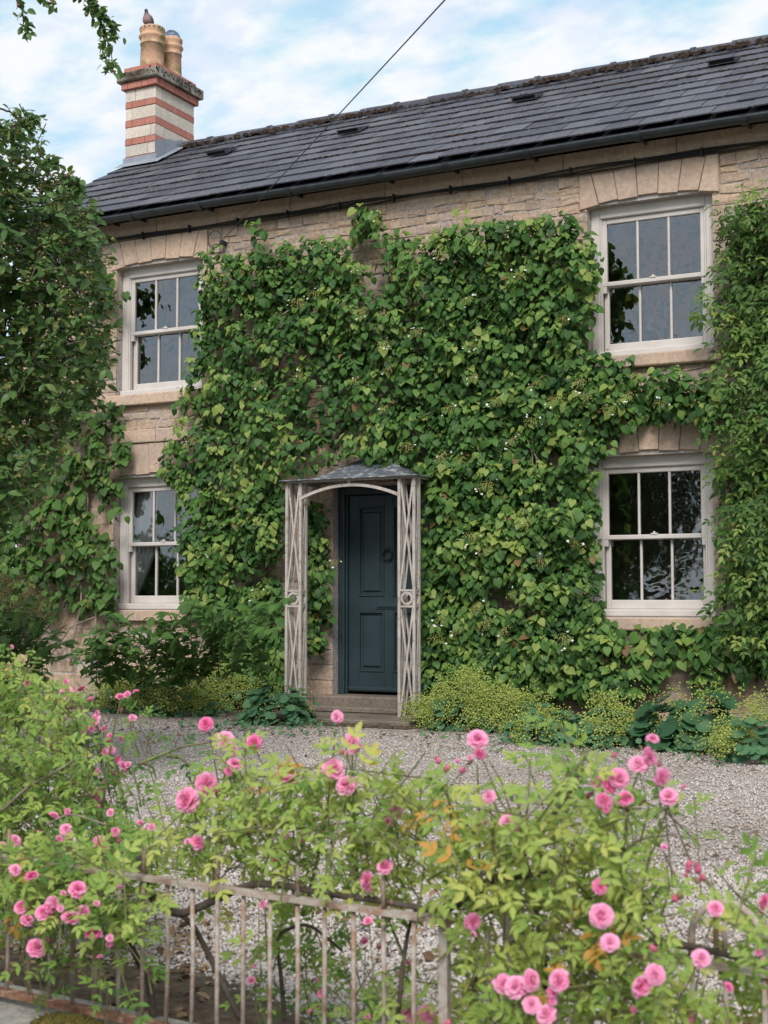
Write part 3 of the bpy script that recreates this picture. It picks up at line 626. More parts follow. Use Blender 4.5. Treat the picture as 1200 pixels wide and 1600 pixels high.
# porch: square lattice columns, arch and swept lead canopy
por = root('porch', (-6.35, -.6, .05), 'pale trellis porch with lead canopy in front of the dark door', 'porch')
CW = .155
for cx in (-6.977, -5.747):
    ct = MB(); yf, yb2 = -.60, -.60 + .095; xa, xb = cx - CW / 2, cx + CW / 2
    for (px_, py_) in ((xa, yf), (xb, yf), (xa, yb2), (xb, yb2)): ct.bar((px_, py_, .05), (px_, py_, 2.28), .026, .026)
    co = ct.obj('column', 'porch', por)
    for (p, q) in (((xa, yf), (xb, yf)), ((xa, yb2), (xb, yb2)), ((xa, yf), (xa, yb2)), ((xb, yf), (xb, yb2))):
        p = np.array(p); q = np.array(q); P3 = lambda t, zz: (*(p + (q - p) * t), zz); nrm = (q - p)[::-1] * np.array([1, -1])
        up = (nrm[0], nrm[1], .001)
        for za, zb in ((1.235, 2.27), (.06, 1.065)):
            l = MB(); off = np.array([*unit(nrm), 0]) * .006
            l.bar(np.array(P3(.06, za)) + off, np.array(P3(.94, zb)) + off, .018, .008, up); l.bar(np.array(P3(.94, za)) - off, np.array(P3(.06, zb)) - off, .018, .008, up); l.obj('lattice', 'porch', co)
        for zz in (1.075, 1.225):
            l = MB(); l.bar(P3(.07, zz), P3(.93, zz), .02, .018, (0, 0, 1)); l.obj('cross_bar', 'porch', co)
        r = MB(); aa = np.linspace(0, 2 * math.pi, 25); R1, R2 = .063, .042; c0 = (p + q) / 2; ax = unit(q - p); V = []; F = []
        nn = np.array([*unit(nrm), 0])
        for s_ in (-1, 1):
            for rr in (R1, R2):
                for x in aa[:-1]: V.append(np.array([*(c0 + ax * rr * math.cos(x)), 1.15 + rr * math.sin(x)]) + nn * .008 * s_)
        for i in range(24):
            j = (i + 1) % 24; F += [(i, j, 24 + j, 24 + i), (48 + i, 72 + i, 72 + j, 48 + j), (i, 48 + i, 48 + j, j), (24 + i, 24 + j, 72 + j, 72 + i)]
        r.add(V, F); r.obj('ring', 'porch', co)
aa = np.linspace(0, 1, 19); xs_ = -6.9 + aa * 1.077; za_ = 2.12 + .115 * (1 - (2 * aa - 1) ** 2)
m = MB()
for i in range(18): m.bar((xs_[i], -.6, za_[i]), (xs_[i + 1], -.6, za_[i + 1]), .028, .03)
m.box(-6.372, -6.350, -.612, -.588, 2.24, 2.285); m.obj('arch', 'porch', por)
m = MB(); m.box(-7.065, -5.66, -.613, -.587, 2.275, 2.30); 
for x in (-7.055, -5.669): m.box(x - .012, x + .012, -.586, -.01, 2.276, 2.299)
m.obj('eaves_frame', 'porch', por)
nx, ny = 41, 21; V = []; F = []
for lay in (0, 1):
    for j in range(ny):
        for i in range(nx):
            u = -1 + 2 * i / (nx - 1); v_ = j / (ny - 1); x = -6.362 + u * .745; y = -v_ * .665 - .004
            s_ = (max(0, (abs(u) - .17) / .83) ** 3.2 + v_ ** 3.2) ** (1 / 3.2); s_ = min(1, s_)
            V.append((x, y, 2.303 + .30 * (1 - s_) ** 1.55 - .012 * lay + (.0 if lay else .004 * math.sin(x * 9) * (1 - s_))))
for j in range(ny - 1):
    for i in range(nx - 1):
        a = j * nx + i; F.append((a, a + nx, a + nx + 1, a + 1)); b = a + nx * ny; F.append((b, b + 1, b + nx + 1, b + nx))
N = nx * ny
for i in range(nx - 1): a = (ny - 1) * nx + i; F.append((a, a + N, a + N + 1, a + 1))
for j in range(ny - 1):
    a = j * nx; F.append((a, a + N, a + N + nx, a + nx)); a = j * nx + nx - 1; F.append((a, a + nx, a + N + nx, a + N))
m = MB(); m.add(V, F); m.obj('canopy', 'lead', por, True)

# roof
EY, EZ, RY, RZ = -.30, 5.385, 2.547, 7.10
pl = math.hypot(RY - EY, RZ - EZ); cs, sn = (RY - EY) / pl, (RZ - EZ) / pl; XV = -11.16
m = MB()
m.add([(XV + .03, EY + .03, EZ - .03), (XR + .1, EY + .03, EZ - .03), (XR + .1, RY, RZ - .03), (XV + .03, RY, RZ - .03), (XV + .03, 2 * RY - EY, EZ - .03), (XR + .1, 2 * RY - EY, EZ - .03),
       (XV + .03, EY + .05, EZ - .075), (XR + .1, EY + .05, EZ - .075), (XR + .1, RY, RZ - .09), (XV + .03, RY, RZ - .09), (XV + .03, 2 * RY - EY, EZ - .09), (XR + .1, 2 * RY - EY, EZ - .09)],
      [(0, 1, 2, 3), (3, 2, 5, 4), (7, 6, 9, 8), (8, 9, 10, 11), (0, 6, 7, 1), (0, 3, 9, 6), (3, 4, 10, 9), (1, 7, 8, 2), (2, 8, 11, 5)])
roof = m.obj('roof', 'slate', house)
NR = 10; g = pl / NR; tw = .33
def tile_V(w, L, th, lift):  # local: x across, y up the slope, z normal
    V = [(0, 0, lift), (w, 0, lift), (w, L, lift * .15), (0, L, lift * .15), (0, 0, lift - th), (w, 0, lift - th), (w, L, lift * .15 - th * .6), (0, L, lift * .15 - th * .6)]
    return np.array(V), [(0, 1, 2, 3), (4, 7, 6, 5), (0, 4, 5, 1), (1, 5, 6, 2), (2, 6, 7, 3), (3, 7, 4, 0)]
tV, tF = tile_V(tw - .008, g + .06, .012, .020); tme = bpy.data.meshes.new('slate'); tme.from_pydata(tV.tolist(), [], tF)
def roof_m(x, s, dz=0.0, tilt=0.0):
    rot = Matrix(((1, 0, 0, 0), (0, cs, -sn, 0), (0, sn, cs, 0), (0, 0, 0, 1)))
    return Matrix.Translation((x, EY + cs * s - sn * dz, EZ + sn * s + cs * dz)) @ rot @ Matrix.Rotation(tilt, 4, 'Y')
rest = MB(); cnt = 0
for r in range(NR):
    x = XV + (0 if r % 2 == 0 else -tw / 2)
    while x < XR + .1:
        xa = max(x, XV); px, py, d = proj((x + tw / 2, EY + cs * (r + .5) * g, EZ + sn * (r + .5) * g)); mt = roof_m(xa, r * g - .01, rng.normal(0, .0016), rng.normal(0, .004)); t = float(rng.uniform())
        hid = (-11.09 < x + tw / 2 < -10.61) and (EY + cs * r * g > 1.98)
        if x < XV - .01:
            V = tV.copy(); V[:, 0] = np.minimum(V[:, 0], tw / 2 - .004)
            me = bpy.data.meshes.new('slate'); me.from_pydata(V.tolist(), [], tF); link_mesh('slate', me, 'slate', roof, mt, t)
        elif px < 1215 and not hid and cnt < 295: link_mesh('slate', tme, 'slate', roof, mt, t); cnt += 1
        elif not hid:
            V = np.array([list(mt @ Vector(q)) for q in tV]); rest.add(V, tF, t)
        x += tw
for r in range(NR):
    a = r * g; q = [(XV, 2 * RY - (EY + cs * a), EZ + sn * a + .03), (XR + .1, 2 * RY - (EY + cs * a), EZ + sn * a + .03), (XR + .1, 2 * RY - (EY + cs * (a + g)), EZ + sn * (a + g) + .01), (XV, 2 * RY - (EY + cs * (a + g)), EZ + sn * (a + g) + .01)]
    rest.add(q, [(3, 2, 1, 0)], .5)
o = rest.obj('slate_cover', 'slate', roof); o['kind'] = 'stuff'
x = -10.56
while x < XR:
    L = .45; n = 10; V = []; F = []
    for e, rr in ((0, .112), (L - .05, .104), (L - .05, .118), (L, .118)):
        for i in range(n + 1):
            a = math.radians(-8 + 196 * i / n); V.append((x + e, RY + rr * math.cos(a) * 1.15, RZ - .035 + rr * math.sin(a) * .95 + .004 * math.sin(x * 7)))
    for e in range(3):
        for i in range(n): a = e * (n + 1) + i; F.append((a, a + 1, a + n + 2, a + n + 1))
    F.append(tuple(range(n, -1, -1))); F.append(tuple(range(3 * (n + 1), 4 * (n + 1))))
    m = MB(); m.add(V, F, float(rng.uniform(0, .6))); m.obj('ridge_tile', 'slate', roof); x += L + .004
for q in ((343, 245), (548, 211), (822, 160), (1130, 103)):
    r_ = ray(*q); t = (EZ + (CAM[1] - EY) * sn / cs - CAM[2]) / (r_[2] - sn / cs * r_[1]); p = CAM + r_ * t; s0 = (p[1] - EY) / cs
    mt = roof_m(p[0] - .14, s0 - .05); V = np.array([(0, 0, .03), (.28, 0, .03), (.28, 0, .085), (0, 0, .085), (.28, .32, .028), (0, .32, .028), (.015, .02, .036), (.265, .02, .036), (.265, .02, .076), (.015, .02, .076), (.015, 0, .036), (.265, 0, .036), (.265, 0, .076), (.015, 0, .076)])
    F = [(0, 1, 11, 10), (1, 2, 12, 11), (2, 3, 13, 12), (3, 0, 10, 13), (10, 11, 7, 6), (11, 12, 8, 7), (12, 13, 9, 8), (13, 10, 6, 9), (3, 2, 4, 5), (1, 4, 2), (0, 3, 5)]
    m = MB(); m.add(np.array([list(mt @ Vector(w)) for w in V]), F, .35); v_ = m.obj('roof_vent', 'slate', roof)
    m = MB(); m.add(np.array([list(mt @ Vector(w)) for w in V[[6, 7, 8, 9]]]), [(0, 1, 2, 3)]); o = m.obj('vent_mesh', 'iron', roof)
# moss on the slates and along the ridge
n = 2600; xs_ = rng.uniform(-11, 1, n); rr = rng.integers(1, NR, n); keep = wnoise(xs_, rr * 1.0, .9, 2) > -.25
xs_ = xs_[keep]; rr = rr[keep]; n = len(xs_); ss = rr * g - .02 + rng.normal(0, .006, n)
pos = np.stack([xs_, EY + cs * ss - sn * .014, EZ + sn * ss + cs * .014], 1); scl = np.stack([rng.uniform(.006, .035, n), rng.uniform(.006, .016, n), rng.uniform(.005, .013, n)], 1)
n2 = 1100; xr = rng.uniform(-10.5, XR, n2); off = rng.uniform(0, 1, n2) ** 2 * .22
pos2 = np.stack([xr, RY - .11 - cs * off, RZ - .045 - sn * off + .03], 1); keep = wnoise(xr, off * 6, 1.7, 3) > -.7
pos2 = pos2[keep]; sc2 = rng.uniform(.008, .034, (len(pos2), 3)); sc2[:, 0] *= 1.5
pos = np.concatenate([pos, pos2]); scl = np.concatenate([scl, sc2]); fr = np.tile(np.array([[1, 0, 0], [0, cs, -sn], [0, sn, cs]]), (len(pos), 1, 1))
a = np.arange(6) * math.pi / 3; BL = (np.array([(math.cos(x), math.sin(x), 0) for x in a] + [(.6 * math.cos(x + .5), .6 * math.sin(x + .5), .75) for x in a] + [(0, 0, 1)]), np.array([t for i in range(6) for t in ((i, (i + 1) % 6, 6 + i), ((i + 1) % 6, 6 + (i + 1) % 6, 6 + i), (6 + i, 6 + (i + 1) % 6, 12))]))
stuff_mesh('roof_moss', BL, pos, fr, scl, rng.uniform(0, 1, len(pos)), 'roofmoss', roof)
# verge board of slates
m = MB(); m.add([(XV, EY, EZ), (XV, RY, RZ), (XV, RY, RZ - .07), (XV, EY, EZ - .07), (XV + .05, EY, EZ), (XV + .05, RY, RZ), (XV + .05, RY, RZ - .07), (XV + .05, EY, EZ - .07)], [(0, 1, 2, 3), (4, 7, 6, 5), (0, 3, 7, 4), (3, 2, 6, 7)], .4); m.obj('verge', 'slate', roof)

# gutter
gy, gz, gr = -.275, 5.325, .062; n = 10; V = []; F = []; gx = np.linspace(XV - .02, XR + .1, 40)
for x in gx:
    dz = .006 * math.sin(x * 1.3)
    for rr in (gr, gr - .006):
        for i in range(n + 1): a = math.pi + math.pi * i / n; V.append((x, gy + rr * math.cos(a), gz + dz + rr * math.sin(a)))
k2 = 2 * (n + 1)
for e in range(len(gx) - 1):
    for i in range(n): a = e * k2 + i; F.append((a, a + k2, a + k2 + 1, a + 1)); b = a + n + 1; F.append((b, b + 1, b + k2 + 1, b + k2))
    a = e * k2; F.append((a, a + n + 1, a + n + 1 + k2, a + k2)); a = e * k2 + n; F.append((a, a + k2, a + k2 + n + 1, a + n + 1))
F.append(tuple(range(n + 1)) + tuple(range(2 * n + 1, n, -1)))
m = MB(); m.add(V, F); gut = m.obj('gutter', 'gutter', house, True)
for px in (165, 207, 313, 453, 597, 700, 825, 998, 1165):
    p = onY(px, 280, gy)[0]; m = MB(); V = []; F = []
    for e in (-.03, .03):
        for i in range(n + 1): a = math.pi + math.pi * i / n; V.append((p + e, gy + (gr + .008) * math.cos(a), gz + (gr + .008) * math.sin(a)))
        for i in range(n + 1): a = math.pi + math.pi * i / n; V.append((p + e, gy + (gr + .0005) * math.cos(a), gz + (gr + .0005) * math.sin(a)))
    for i in range(n): F += [(i, i + k2, i + k2 + 1, i + 1), (i, i + 1, i + n + 2, i + n + 1), (k2 + i, k2 + n + 1 + i, k2 + n + 2 + i, k2 + i + 1)]
    m.add(V, F); m.box(p - .012, p + .012, gy + gr + .002, -.03, gz - .03, gz - .005); m.obj('gutter_bracket', 'gutter', gut)

# chimney
cx0, cx1, cy0, cy1 = -11.09, -10.61, 1.95, 2.80
m = MB(); m.box(cx0 + .012, cx1 - .012, cy0 + .012, cy1 - .012, 6.2, 8.04); chim = m.obj('chimney', 'mortar', house)
def chim_piece(name, a0, a1, face, z0, z1, off, mat, t):
    # face 'f' front, 'b' back, 'r' right, 'l' left; a0..a1 runs along the face
    gp = .003; th = .10
    m = MB()
    if face == 'f': m.bevbox(a0 + gp, a1 - gp, cy0 - off, cy0 + .03, z0 + gp, z1 - gp, .004, 0)
    elif face == 'b': m.box(a0 + gp, a1 - gp, cy1 - .03, cy1 + off, z0 + gp, z1 - gp, 0)
    elif face == 'r': m.box(cx1 - .03, cx1 + off, a0 + gp, a1 - gp, z0 + gp, z1 - gp, 0)
    else: m.box(cx0 - off, cx0 + .03, a0 + gp, a1 - gp, z0 + gp, z1 - gp, 0)
    o = m.obj(name, mat, chim); o.color = (t, 0, 0, 1); return o
def course(z0, z1, off, mat, name, Lf):
    for face, a, b in (('f', cx0 - off, cx1 + off), ('r', cy0 + .031, cy1 - .031), ('l', cy0 + .031, cy1 - .031), ('b', cx0 - off, cx1 + off)):
        if name == 'brick': ls = [Lf * (1 if i % 2 else .5) for i in range(20)]
        else: ls = list(rng.uniform(.10, .42, 20))
        x = a
        for L in ls:
            L = min(L, b - x)
            if b - (x + L) < .06: L = b - x
            chim_piece(name, x, x + L, face, z0, z1, off + float(rng.uniform(-.0015, .0015)), mat, float(rng.uniform())); x += L
            if x >= b - 1e-4: break
lev = [6.60, 6.69, 6.79, 6.872, 7.022, 7.107, 7.258, 7.351, 7.511, 7.595, 7.755]
course(6.20, 6.69, 0, 'palestone', 'stone', .3)
for i in range(1, 10): 
    if i % 2 == 0: course(lev[i], lev[i + 1], 0.004, 'brick', 'brick', .215)
    else: course(lev[i], lev[i + 1], 0, 'palestone', 'stone', .3)
course(7.755, 7.848, .045, 'brick', 'brick', .215)
for (a, b, c, d) in ((cx0 - .09, cx1 + .09, cy0 - .09, cy0 + .25), (cx0 - .09, cx1 + .09, cy0 + .255, cy0 + .62), (cx0 - .09, cx1 + .09, cy0 + .625, cy1 + .09)):
    m = MB(); nx = 8; m.bevbox(a, b, c, d, 7.85, 7.972, .015); o = m.obj('cap_stone', 'capstone', chim); o.color = (float(rng.uniform()), 0, 0, 1)
course(7.974, 8.052, .02, 'brick', 'brick', .215)
m = MB(); m.box(cx0, cx1, cy0, cy1, 8.04, 8.058); m.obj('flaunching', 'mortar', chim)
# moss and lichen lumps on the cap
n = 110; t = rng.uniform(0, 1, n); pos = np.where((rng.uniform(size=n) < .35)[:, None], np.stack([cx0 - .09 + t * .66, np.full(n, cy0 - .085), 7.93 + rng.normal(0, .02, n)], 1), np.stack([np.full(n, cx1 + .085), cy0 - .09 + t * 1.03, 7.93 + rng.normal(0, .025, n)], 1))
stuff_mesh('cap_moss', BL, pos, rand_frames(n), rng.uniform(.008, .02, (n, 3)), np.zeros(n), 'roofmoss', chim)
# lead flashing
def rz_(y): return EZ + (y - EY) * sn / cs
m = MB(); yb = cy0 - .012
m.box(cx0 - .02, cx1 + .03, cy0 - .014, cy0 - .004, rz_(cy0) - .02, rz_(cy0) + .115); V = []
xr_ = cx1 + .008
V = [(xr_, cy0 - .01, rz_(cy0)), (xr_, RY, rz_(RY)), (xr_, RY, rz_(RY) + .12), (xr_, cy0 + .42, rz_(cy0 + .42) + .15), (xr_, cy0 + .28, rz_(cy0 + .28) + .22), (xr_, cy0 + .02, rz_(cy0) + .30), (xr_, cy0 - .01, rz_(cy0) + .30)]
m.add(V, [tuple(range(7))]); m.add([(cx1 + .009, cy0 - .1, rz_(cy0 - .1) + .045), (cx1 + .16, cy0 - .1, rz_(cy0 - .1) + .045), (cx1 + .16, RY, rz_(RY) + .045), (cx1 + .009, RY, rz_(RY) + .045)], [(0, 1, 2, 3)])
m.add([(cx0 - .06, cy0 - .16, rz_(cy0 - .16) + .046), (cx1 + .16, cy0 - .16, rz_(cy0 - .16) + .046), (cx1 + .16, cy0 - .012, rz_(cy0) + .05), (cx0 - .06, cy0 - .012, rz_(cy0) + .05)], [(0, 1, 2, 3)])
m.obj('lead_flashing', 'flash', chim)
# pots
def pot(c, R, H, holes, name='chimney_pot'):
    pr = [(R * 1.06, 0), (R, .05), (R * .93, H * .60), (R * 1.0, H * .605), (R * 1.0, H * .63), (R * .95, H * .64), (R * .98, H * .73), (R * 1.12, H * .77), (R * 1.12, H * .80), (R * .97, H * .83), (R * .99, H * .88), (R * 1.05, H * .92), (R * 1.05, H * .98), (R * .95, H), (R * .8, H), (R * .8, H * .8), (.02, H * .8)]
    m = MB(); m.lathe(c, pr, 28); p = m.obj(name, 'terra', chim, True)
    return p
pot((-10.875, 2.22, 8.055), .158, .60, True); pot((-10.84, 2.60, 8.055), .138, .585, False)
m = MB()
for i in range(16):
    a = i * 2 * math.pi / 16; p = np.array([-10.875 + .160 * math.cos(a), 2.22 + .160 * math.sin(a), 8.055 + .567]); m.lathe(p - np.array([0, 0, .014]), [(.004, 0), (.012, .008), (.012, .02), (.004, .028)], 8)
m.obj('vent_hole', 'iron', chim)
m = MB(); aa = np.linspace(0, math.pi, 13)
for i in range(12):
    b = i * math.pi / 12; m.tube(np.stack([-10.84 + .115 * np.cos(aa) * math.cos(b), 2.60 + .115 * np.cos(aa) * math.sin(b), 8.635 + .125 * np.sin(aa)], 1), .005, 4)
for zz, rr in ((.03, .112), (.07, .095), (.1, .068)):
    a2 = np.linspace(0, 2 * math.pi, 25); m.tube(np.stack([-10.84 + rr * np.cos(a2), 2.60 + rr * np.sin(a2), np.full(25, 8.635 + zz)], 1), .005, 4)
m.obj('wire_cowl', 'cowl', chim)

# wood pigeon on the pot: one lofted body, upright, seen from behind
def loft(m, secs, n=14, t=None):
    V = []; F = []; tt = []
    for k_, (c, rx, ry, rz2, ti) in enumerate(secs):
        for i in range(n):
            a = 2 * math.pi * i / n; V.append((c[0] + rx * math.cos(a), c[1] + ry * math.sin(a), c[2] + rz2 * math.sin(a))); tt.append(ti)
    for k_ in range(len(secs) - 1):
        for i in range(n): j = (i + 1) % n; F.append((k_ * n + i, k_ * n + j, (k_ + 1) * n + j, (k_ + 1) * n + i))
    F += [tuple(range(n))[::-1], tuple((len(secs) - 1) * n + i for i in range(n))]; m.add(V, F, np.array(tt))
bx, by, bz = -10.92, 2.17, 8.665
BS = .78
m = MB(); loft(m, [((bx, by + .13, bz - .03), .012, .004, 0, .0), ((bx, by + .10, bz + .02), .035, .014, 0, .05), ((bx, by + .04, bz + .05), .062, .05, .015, .7), ((bx, by, bz + .10), .082, .07, .02, .95), ((bx, by - .01, bz + .15), .08, .068, .02, 1.0), ((bx, by - .02, bz + .20), .058, .05, .02, .7), ((bx, by - .03, bz + .235), .034, .032, .012, .2), ((bx, by - .035, bz + .26), .030, .032, .01, .1), ((bx, by - .04, bz + .285), .026, .03, .008, .05), ((bx, by - .042, bz + .302), .010, .012, .003, .05)])
pg = root('pigeon', (bx, by, bz - .02), 'grey and pink pigeon perched on the taller chimney pot', 'bird')
m.obj('body', 'bird', pg, True)
m = MB(); m.tube([(bx, by - .066, bz + .272), (bx, by - .092, bz + .266)], [.007, .002], 6); m.obj('beak', 'bird', pg)
for s_ in (-1, 1):
    m = MB(); m.tube([(bx + s_ * .025, by, bz + .05), (bx + s_ * .025, by - .003, bz - .018)], .006, 5); m.obj('leg', 'bird', pg)
    m = MB(); loft(m, [((bx + s_ * .07, by + .00, bz + .185), .012, .03, 0, .3), ((bx + s_ * .082, by + .02, bz + .13), .014, .045, 0, .25), ((bx + s_ * .07, by + .06, bz + .06), .012, .035, 0, .15), ((bx + s_ * .03, by + .11, bz + .0), .006, .012, 0, 0)], 8); m.obj('wing', 'bird', pg, True)

for o in pg.children:                                   # pigeon at its real size
    o.matrix_basis = Matrix.Translation((bx, by, bz - .02)) @ Matrix.Scale(.78, 4) @ Matrix.Translation((-bx, -by, -bz + .02))
# cables
m = MB()
for j in range(3):
    xs_ = np.linspace(-10.9, 2.9, 120); zz = 5.125 + .018 * j + .010 * np.sin(xs_ * 1.9 + j) + .006 * np.sin(xs_ * 5.1 + 2 * j); m.tube(np.stack([xs_, -.045 - .006 * np.sin(xs_ * 3 + j) - .004 * j, zz], 1), .0085, 6)
cab = root('wall_cable', (-6.5, -.045, 5.13), 'black bundle of cables clipped along the wall under the gutter', 'cable'); m.obj('cable', 'cable', cab)
for x in np.arange(-10.5, 2.5, .62):
    m = MB(); m.box(x - .006, x + .006, -.075, -.026, 5.105, 5.185); m.obj('clip', 'cable', cab)
A = onY(345, 378, -.10); B = atD(np.array(695.), np.array(0.), 6.5); Dv = B - A; pts = []
for t in np.linspace(0, 2.2, 60): p = A + Dv * t; p = p + np.array([0, 0, -.0]); pts.append(p)
m = MB(); m.tube(pts, .0038, 6); a = np.linspace(0, 2 * math.pi * 1.05, 26); L0 = onY(336, 374, -.07)
m.tube(np.stack([L0[0] + .085 * np.cos(a + .7), np.full(26, -.07) - .01 * a / 6, L0[2] + .095 * np.sin(a + .7)], 1), .0055, 5)
m.tube([A, A + np.array([-.03, .04, -.02]), (A[0] - .06, -.03, A[2] - .10), (A[0] - .12, -.035, A[2] - .16)], .006, 5); m.box(A[0] - .02, A[0] + .02, -.10, -.005, A[2] - .02, A[2] + .02)
m.top('overhead_wire', 'wire', tuple(A), label='thin dark telephone wire slanting up from the wall across the roof', cat='wire')
#==PLANTS==
# ------------------------------------------------------------------ climbing plants on the facade
CLEAR = [[(444, 756), (500, 738), (528, 716), (562, 716), (585, 738), (610, 742), (655, 752), (655, 1120), (530, 1120), (528, 770)], [(444, 756), (476, 756), (476, 1120), (444, 1120)]]
def climber(rt, key, tmpls, mat, regions, spacing, leaves_per, sc_rng, depth, gap, tint_mu, tint_sd, spread=.085, seed=0, holes=()):
    P = []; N = []; T = []; S = []; K = []
    for poly, dens in regions:
        q = poly_pts(poly, spacing=spacing / math.sqrt(dens))
        nz = wnoise(q[:, 0], q[:, 1], .016, seed) + .6 * wnoise(q[:, 0], q[:, 1], .045, seed + 1); q = q[nz > gap - (1.0 if dens > 1.2 else 0)]
        for hp, pr in holes:
            inn = inpoly(q[:, 0], q[:, 1], hp) & (rng.uniform(size=len(q)) < pr); q = q[~inn]
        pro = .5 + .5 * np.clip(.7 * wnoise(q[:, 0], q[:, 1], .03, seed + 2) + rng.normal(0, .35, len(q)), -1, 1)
        c = onY(q[:, 0], q[:, 1], -(depth[0] + (depth[1] - depth[0]) * pro)); ct = rng.normal(0, .21, len(q)) + .30 * (pro - .5)  # clusters standing out are tinted lighter, recessed ones darker: shading put into leaf colour
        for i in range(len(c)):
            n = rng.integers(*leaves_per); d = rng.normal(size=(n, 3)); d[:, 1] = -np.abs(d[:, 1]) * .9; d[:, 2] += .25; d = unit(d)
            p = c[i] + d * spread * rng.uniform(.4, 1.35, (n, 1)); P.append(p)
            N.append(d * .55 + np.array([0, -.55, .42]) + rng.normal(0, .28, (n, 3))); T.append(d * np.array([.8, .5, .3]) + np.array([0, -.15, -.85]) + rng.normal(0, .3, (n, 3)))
            S.append(rng.uniform(*sc_rng, n)); K.append(np.clip(tint_mu + ct[i] + rng.normal(0, tint_sd, n) + .20 * d[:, 2], 0.02, .95))  # leaves at the cluster top get a lighter tint, top light painted in
    P = np.concatenate(P); N = np.concatenate(N); T = np.concatenate(T); S = np.concatenate(S); K = np.concatenate(K)
    P[:, 1] = np.minimum(P[:, 1], -.03); K = np.where(rng.uniform(size=len(K)) < .007, 1.0, K); S = S * rng.choice([1, 1, 1, .7, .55, 1.12], len(S))
    fx, fy, _ = proj(P); keep = np.ones(len(P), bool)
    for hp in CLEAR: keep &= ~inpoly(fx, fy, hp)
    P, N, T, S, K = P[keep], N[keep], T[keep], S[keep], K[keep]
    sc = -P[:, 1] + S * 2 + rng.normal(0, .1, len(P))
    foliage(rt, key, tmpls, P, N, T, S, K, mat, 300, sc)
    return P
def stems(rt, lines, r, mat='bark', y=-.05, name='stem'):
    for ln in lines:
        ln = np.array(ln, float); t = np.linspace(0, len(ln) - 1, len(ln) * 5); qx = np.interp(t, range(len(ln)), ln[:, 0]); qy = np.interp(t, range(len(ln)), ln[:, 1])
        qx += 3 * np.sin(t * 2.3 + ln[0, 0]) + rng.normal(0, .8, len(t)); p = onY(qx, qy, y - .03 * np.abs(np.sin(t + ln[0, 1]))); rr = np.linspace(r, r * .5, len(t))
        m = MB(); m.tube(p, rr, 6); m.obj(name, mat, rt, True)

HYD = [(325, 395), (360, 405), (400, 388), (440, 385), (480, 378), (520, 382), (562, 368), (572, 340), (588, 338), (598, 368), (640, 376), (665, 382), (700, 362), (760, 356), (800, 348), (830, 353), (862, 342), (900, 344), (915, 380), (938, 395), (928, 440), (926, 490), (914, 550), (955, 552), (980, 562), (978, 585), (1035, 588), (1060, 578), (1085, 612), (1115, 640), (1100, 658), (1040, 648), (1000, 652), (960, 672), (958, 705), (905, 722), (912, 755), (932, 790), (930, 860), (926, 940), (958, 985), (955, 1040), (985, 1085), (800, 1095), (700, 1075), (662, 1060), (655, 900), (668, 765), (640, 742), (585, 745), (555, 728), (530, 722), (505, 735), (440, 752), (442, 900), (444, 1085), (400, 1085), (375, 1010), (330, 985), (292, 945), (285, 870), (288, 790), (262, 765), (244, 722), (262, 690), (272, 660), (290, 610), (302, 560), (312, 500), (320, 430)]
hyd = root('climbing_hydrangea', tuple(onY(690., 1090., -.15)), 'big climbing hydrangea with heart shaped leaves covering the middle of the facade', 'climber')
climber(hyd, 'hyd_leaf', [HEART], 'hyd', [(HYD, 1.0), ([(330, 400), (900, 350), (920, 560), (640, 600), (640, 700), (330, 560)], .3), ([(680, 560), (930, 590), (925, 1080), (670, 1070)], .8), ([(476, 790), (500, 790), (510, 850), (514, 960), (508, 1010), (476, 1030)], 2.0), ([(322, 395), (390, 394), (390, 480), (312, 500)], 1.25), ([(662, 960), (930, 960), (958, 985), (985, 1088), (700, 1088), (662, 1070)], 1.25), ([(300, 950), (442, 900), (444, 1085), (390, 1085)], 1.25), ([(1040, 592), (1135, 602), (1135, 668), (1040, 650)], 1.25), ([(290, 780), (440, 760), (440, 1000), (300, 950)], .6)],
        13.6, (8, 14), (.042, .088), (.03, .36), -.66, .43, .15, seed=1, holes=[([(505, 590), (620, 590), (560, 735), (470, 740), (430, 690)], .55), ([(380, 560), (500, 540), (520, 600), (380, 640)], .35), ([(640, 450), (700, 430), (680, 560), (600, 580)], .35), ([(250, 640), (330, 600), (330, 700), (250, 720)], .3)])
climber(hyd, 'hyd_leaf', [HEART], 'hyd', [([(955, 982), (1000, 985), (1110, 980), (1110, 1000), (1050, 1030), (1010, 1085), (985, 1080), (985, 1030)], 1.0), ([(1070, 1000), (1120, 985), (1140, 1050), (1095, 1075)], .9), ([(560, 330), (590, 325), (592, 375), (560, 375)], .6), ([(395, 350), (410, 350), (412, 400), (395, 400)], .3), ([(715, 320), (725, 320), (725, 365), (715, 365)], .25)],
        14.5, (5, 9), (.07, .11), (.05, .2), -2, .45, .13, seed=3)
stems(hyd, [[(690, 1095), (640, 980), (690, 820), (640, 640), (560, 500)], [(700, 1095), (760, 900), (800, 700), (760, 500), (800, 380)], [(380, 1080), (420, 900), (390, 700), (440, 560), (400, 420)], [(300, 960), (340, 800), (480, 690), (600, 620), (680, 560)], [(520, 700), (560, 640), (640, 600), (720, 480)], [(440, 620), (560, 560), (620, 480), (600, 400)], [(330, 690), (430, 660), (520, 650)], [(640, 530), (690, 470), (720, 420)], [(860, 1080), (900, 900), (880, 700), (980, 620), (1090, 625)], [(460, 600), (540, 590), (620, 610)], [(250, 720), (300, 670), (400, 640)]], .017)
tw_ = MB()
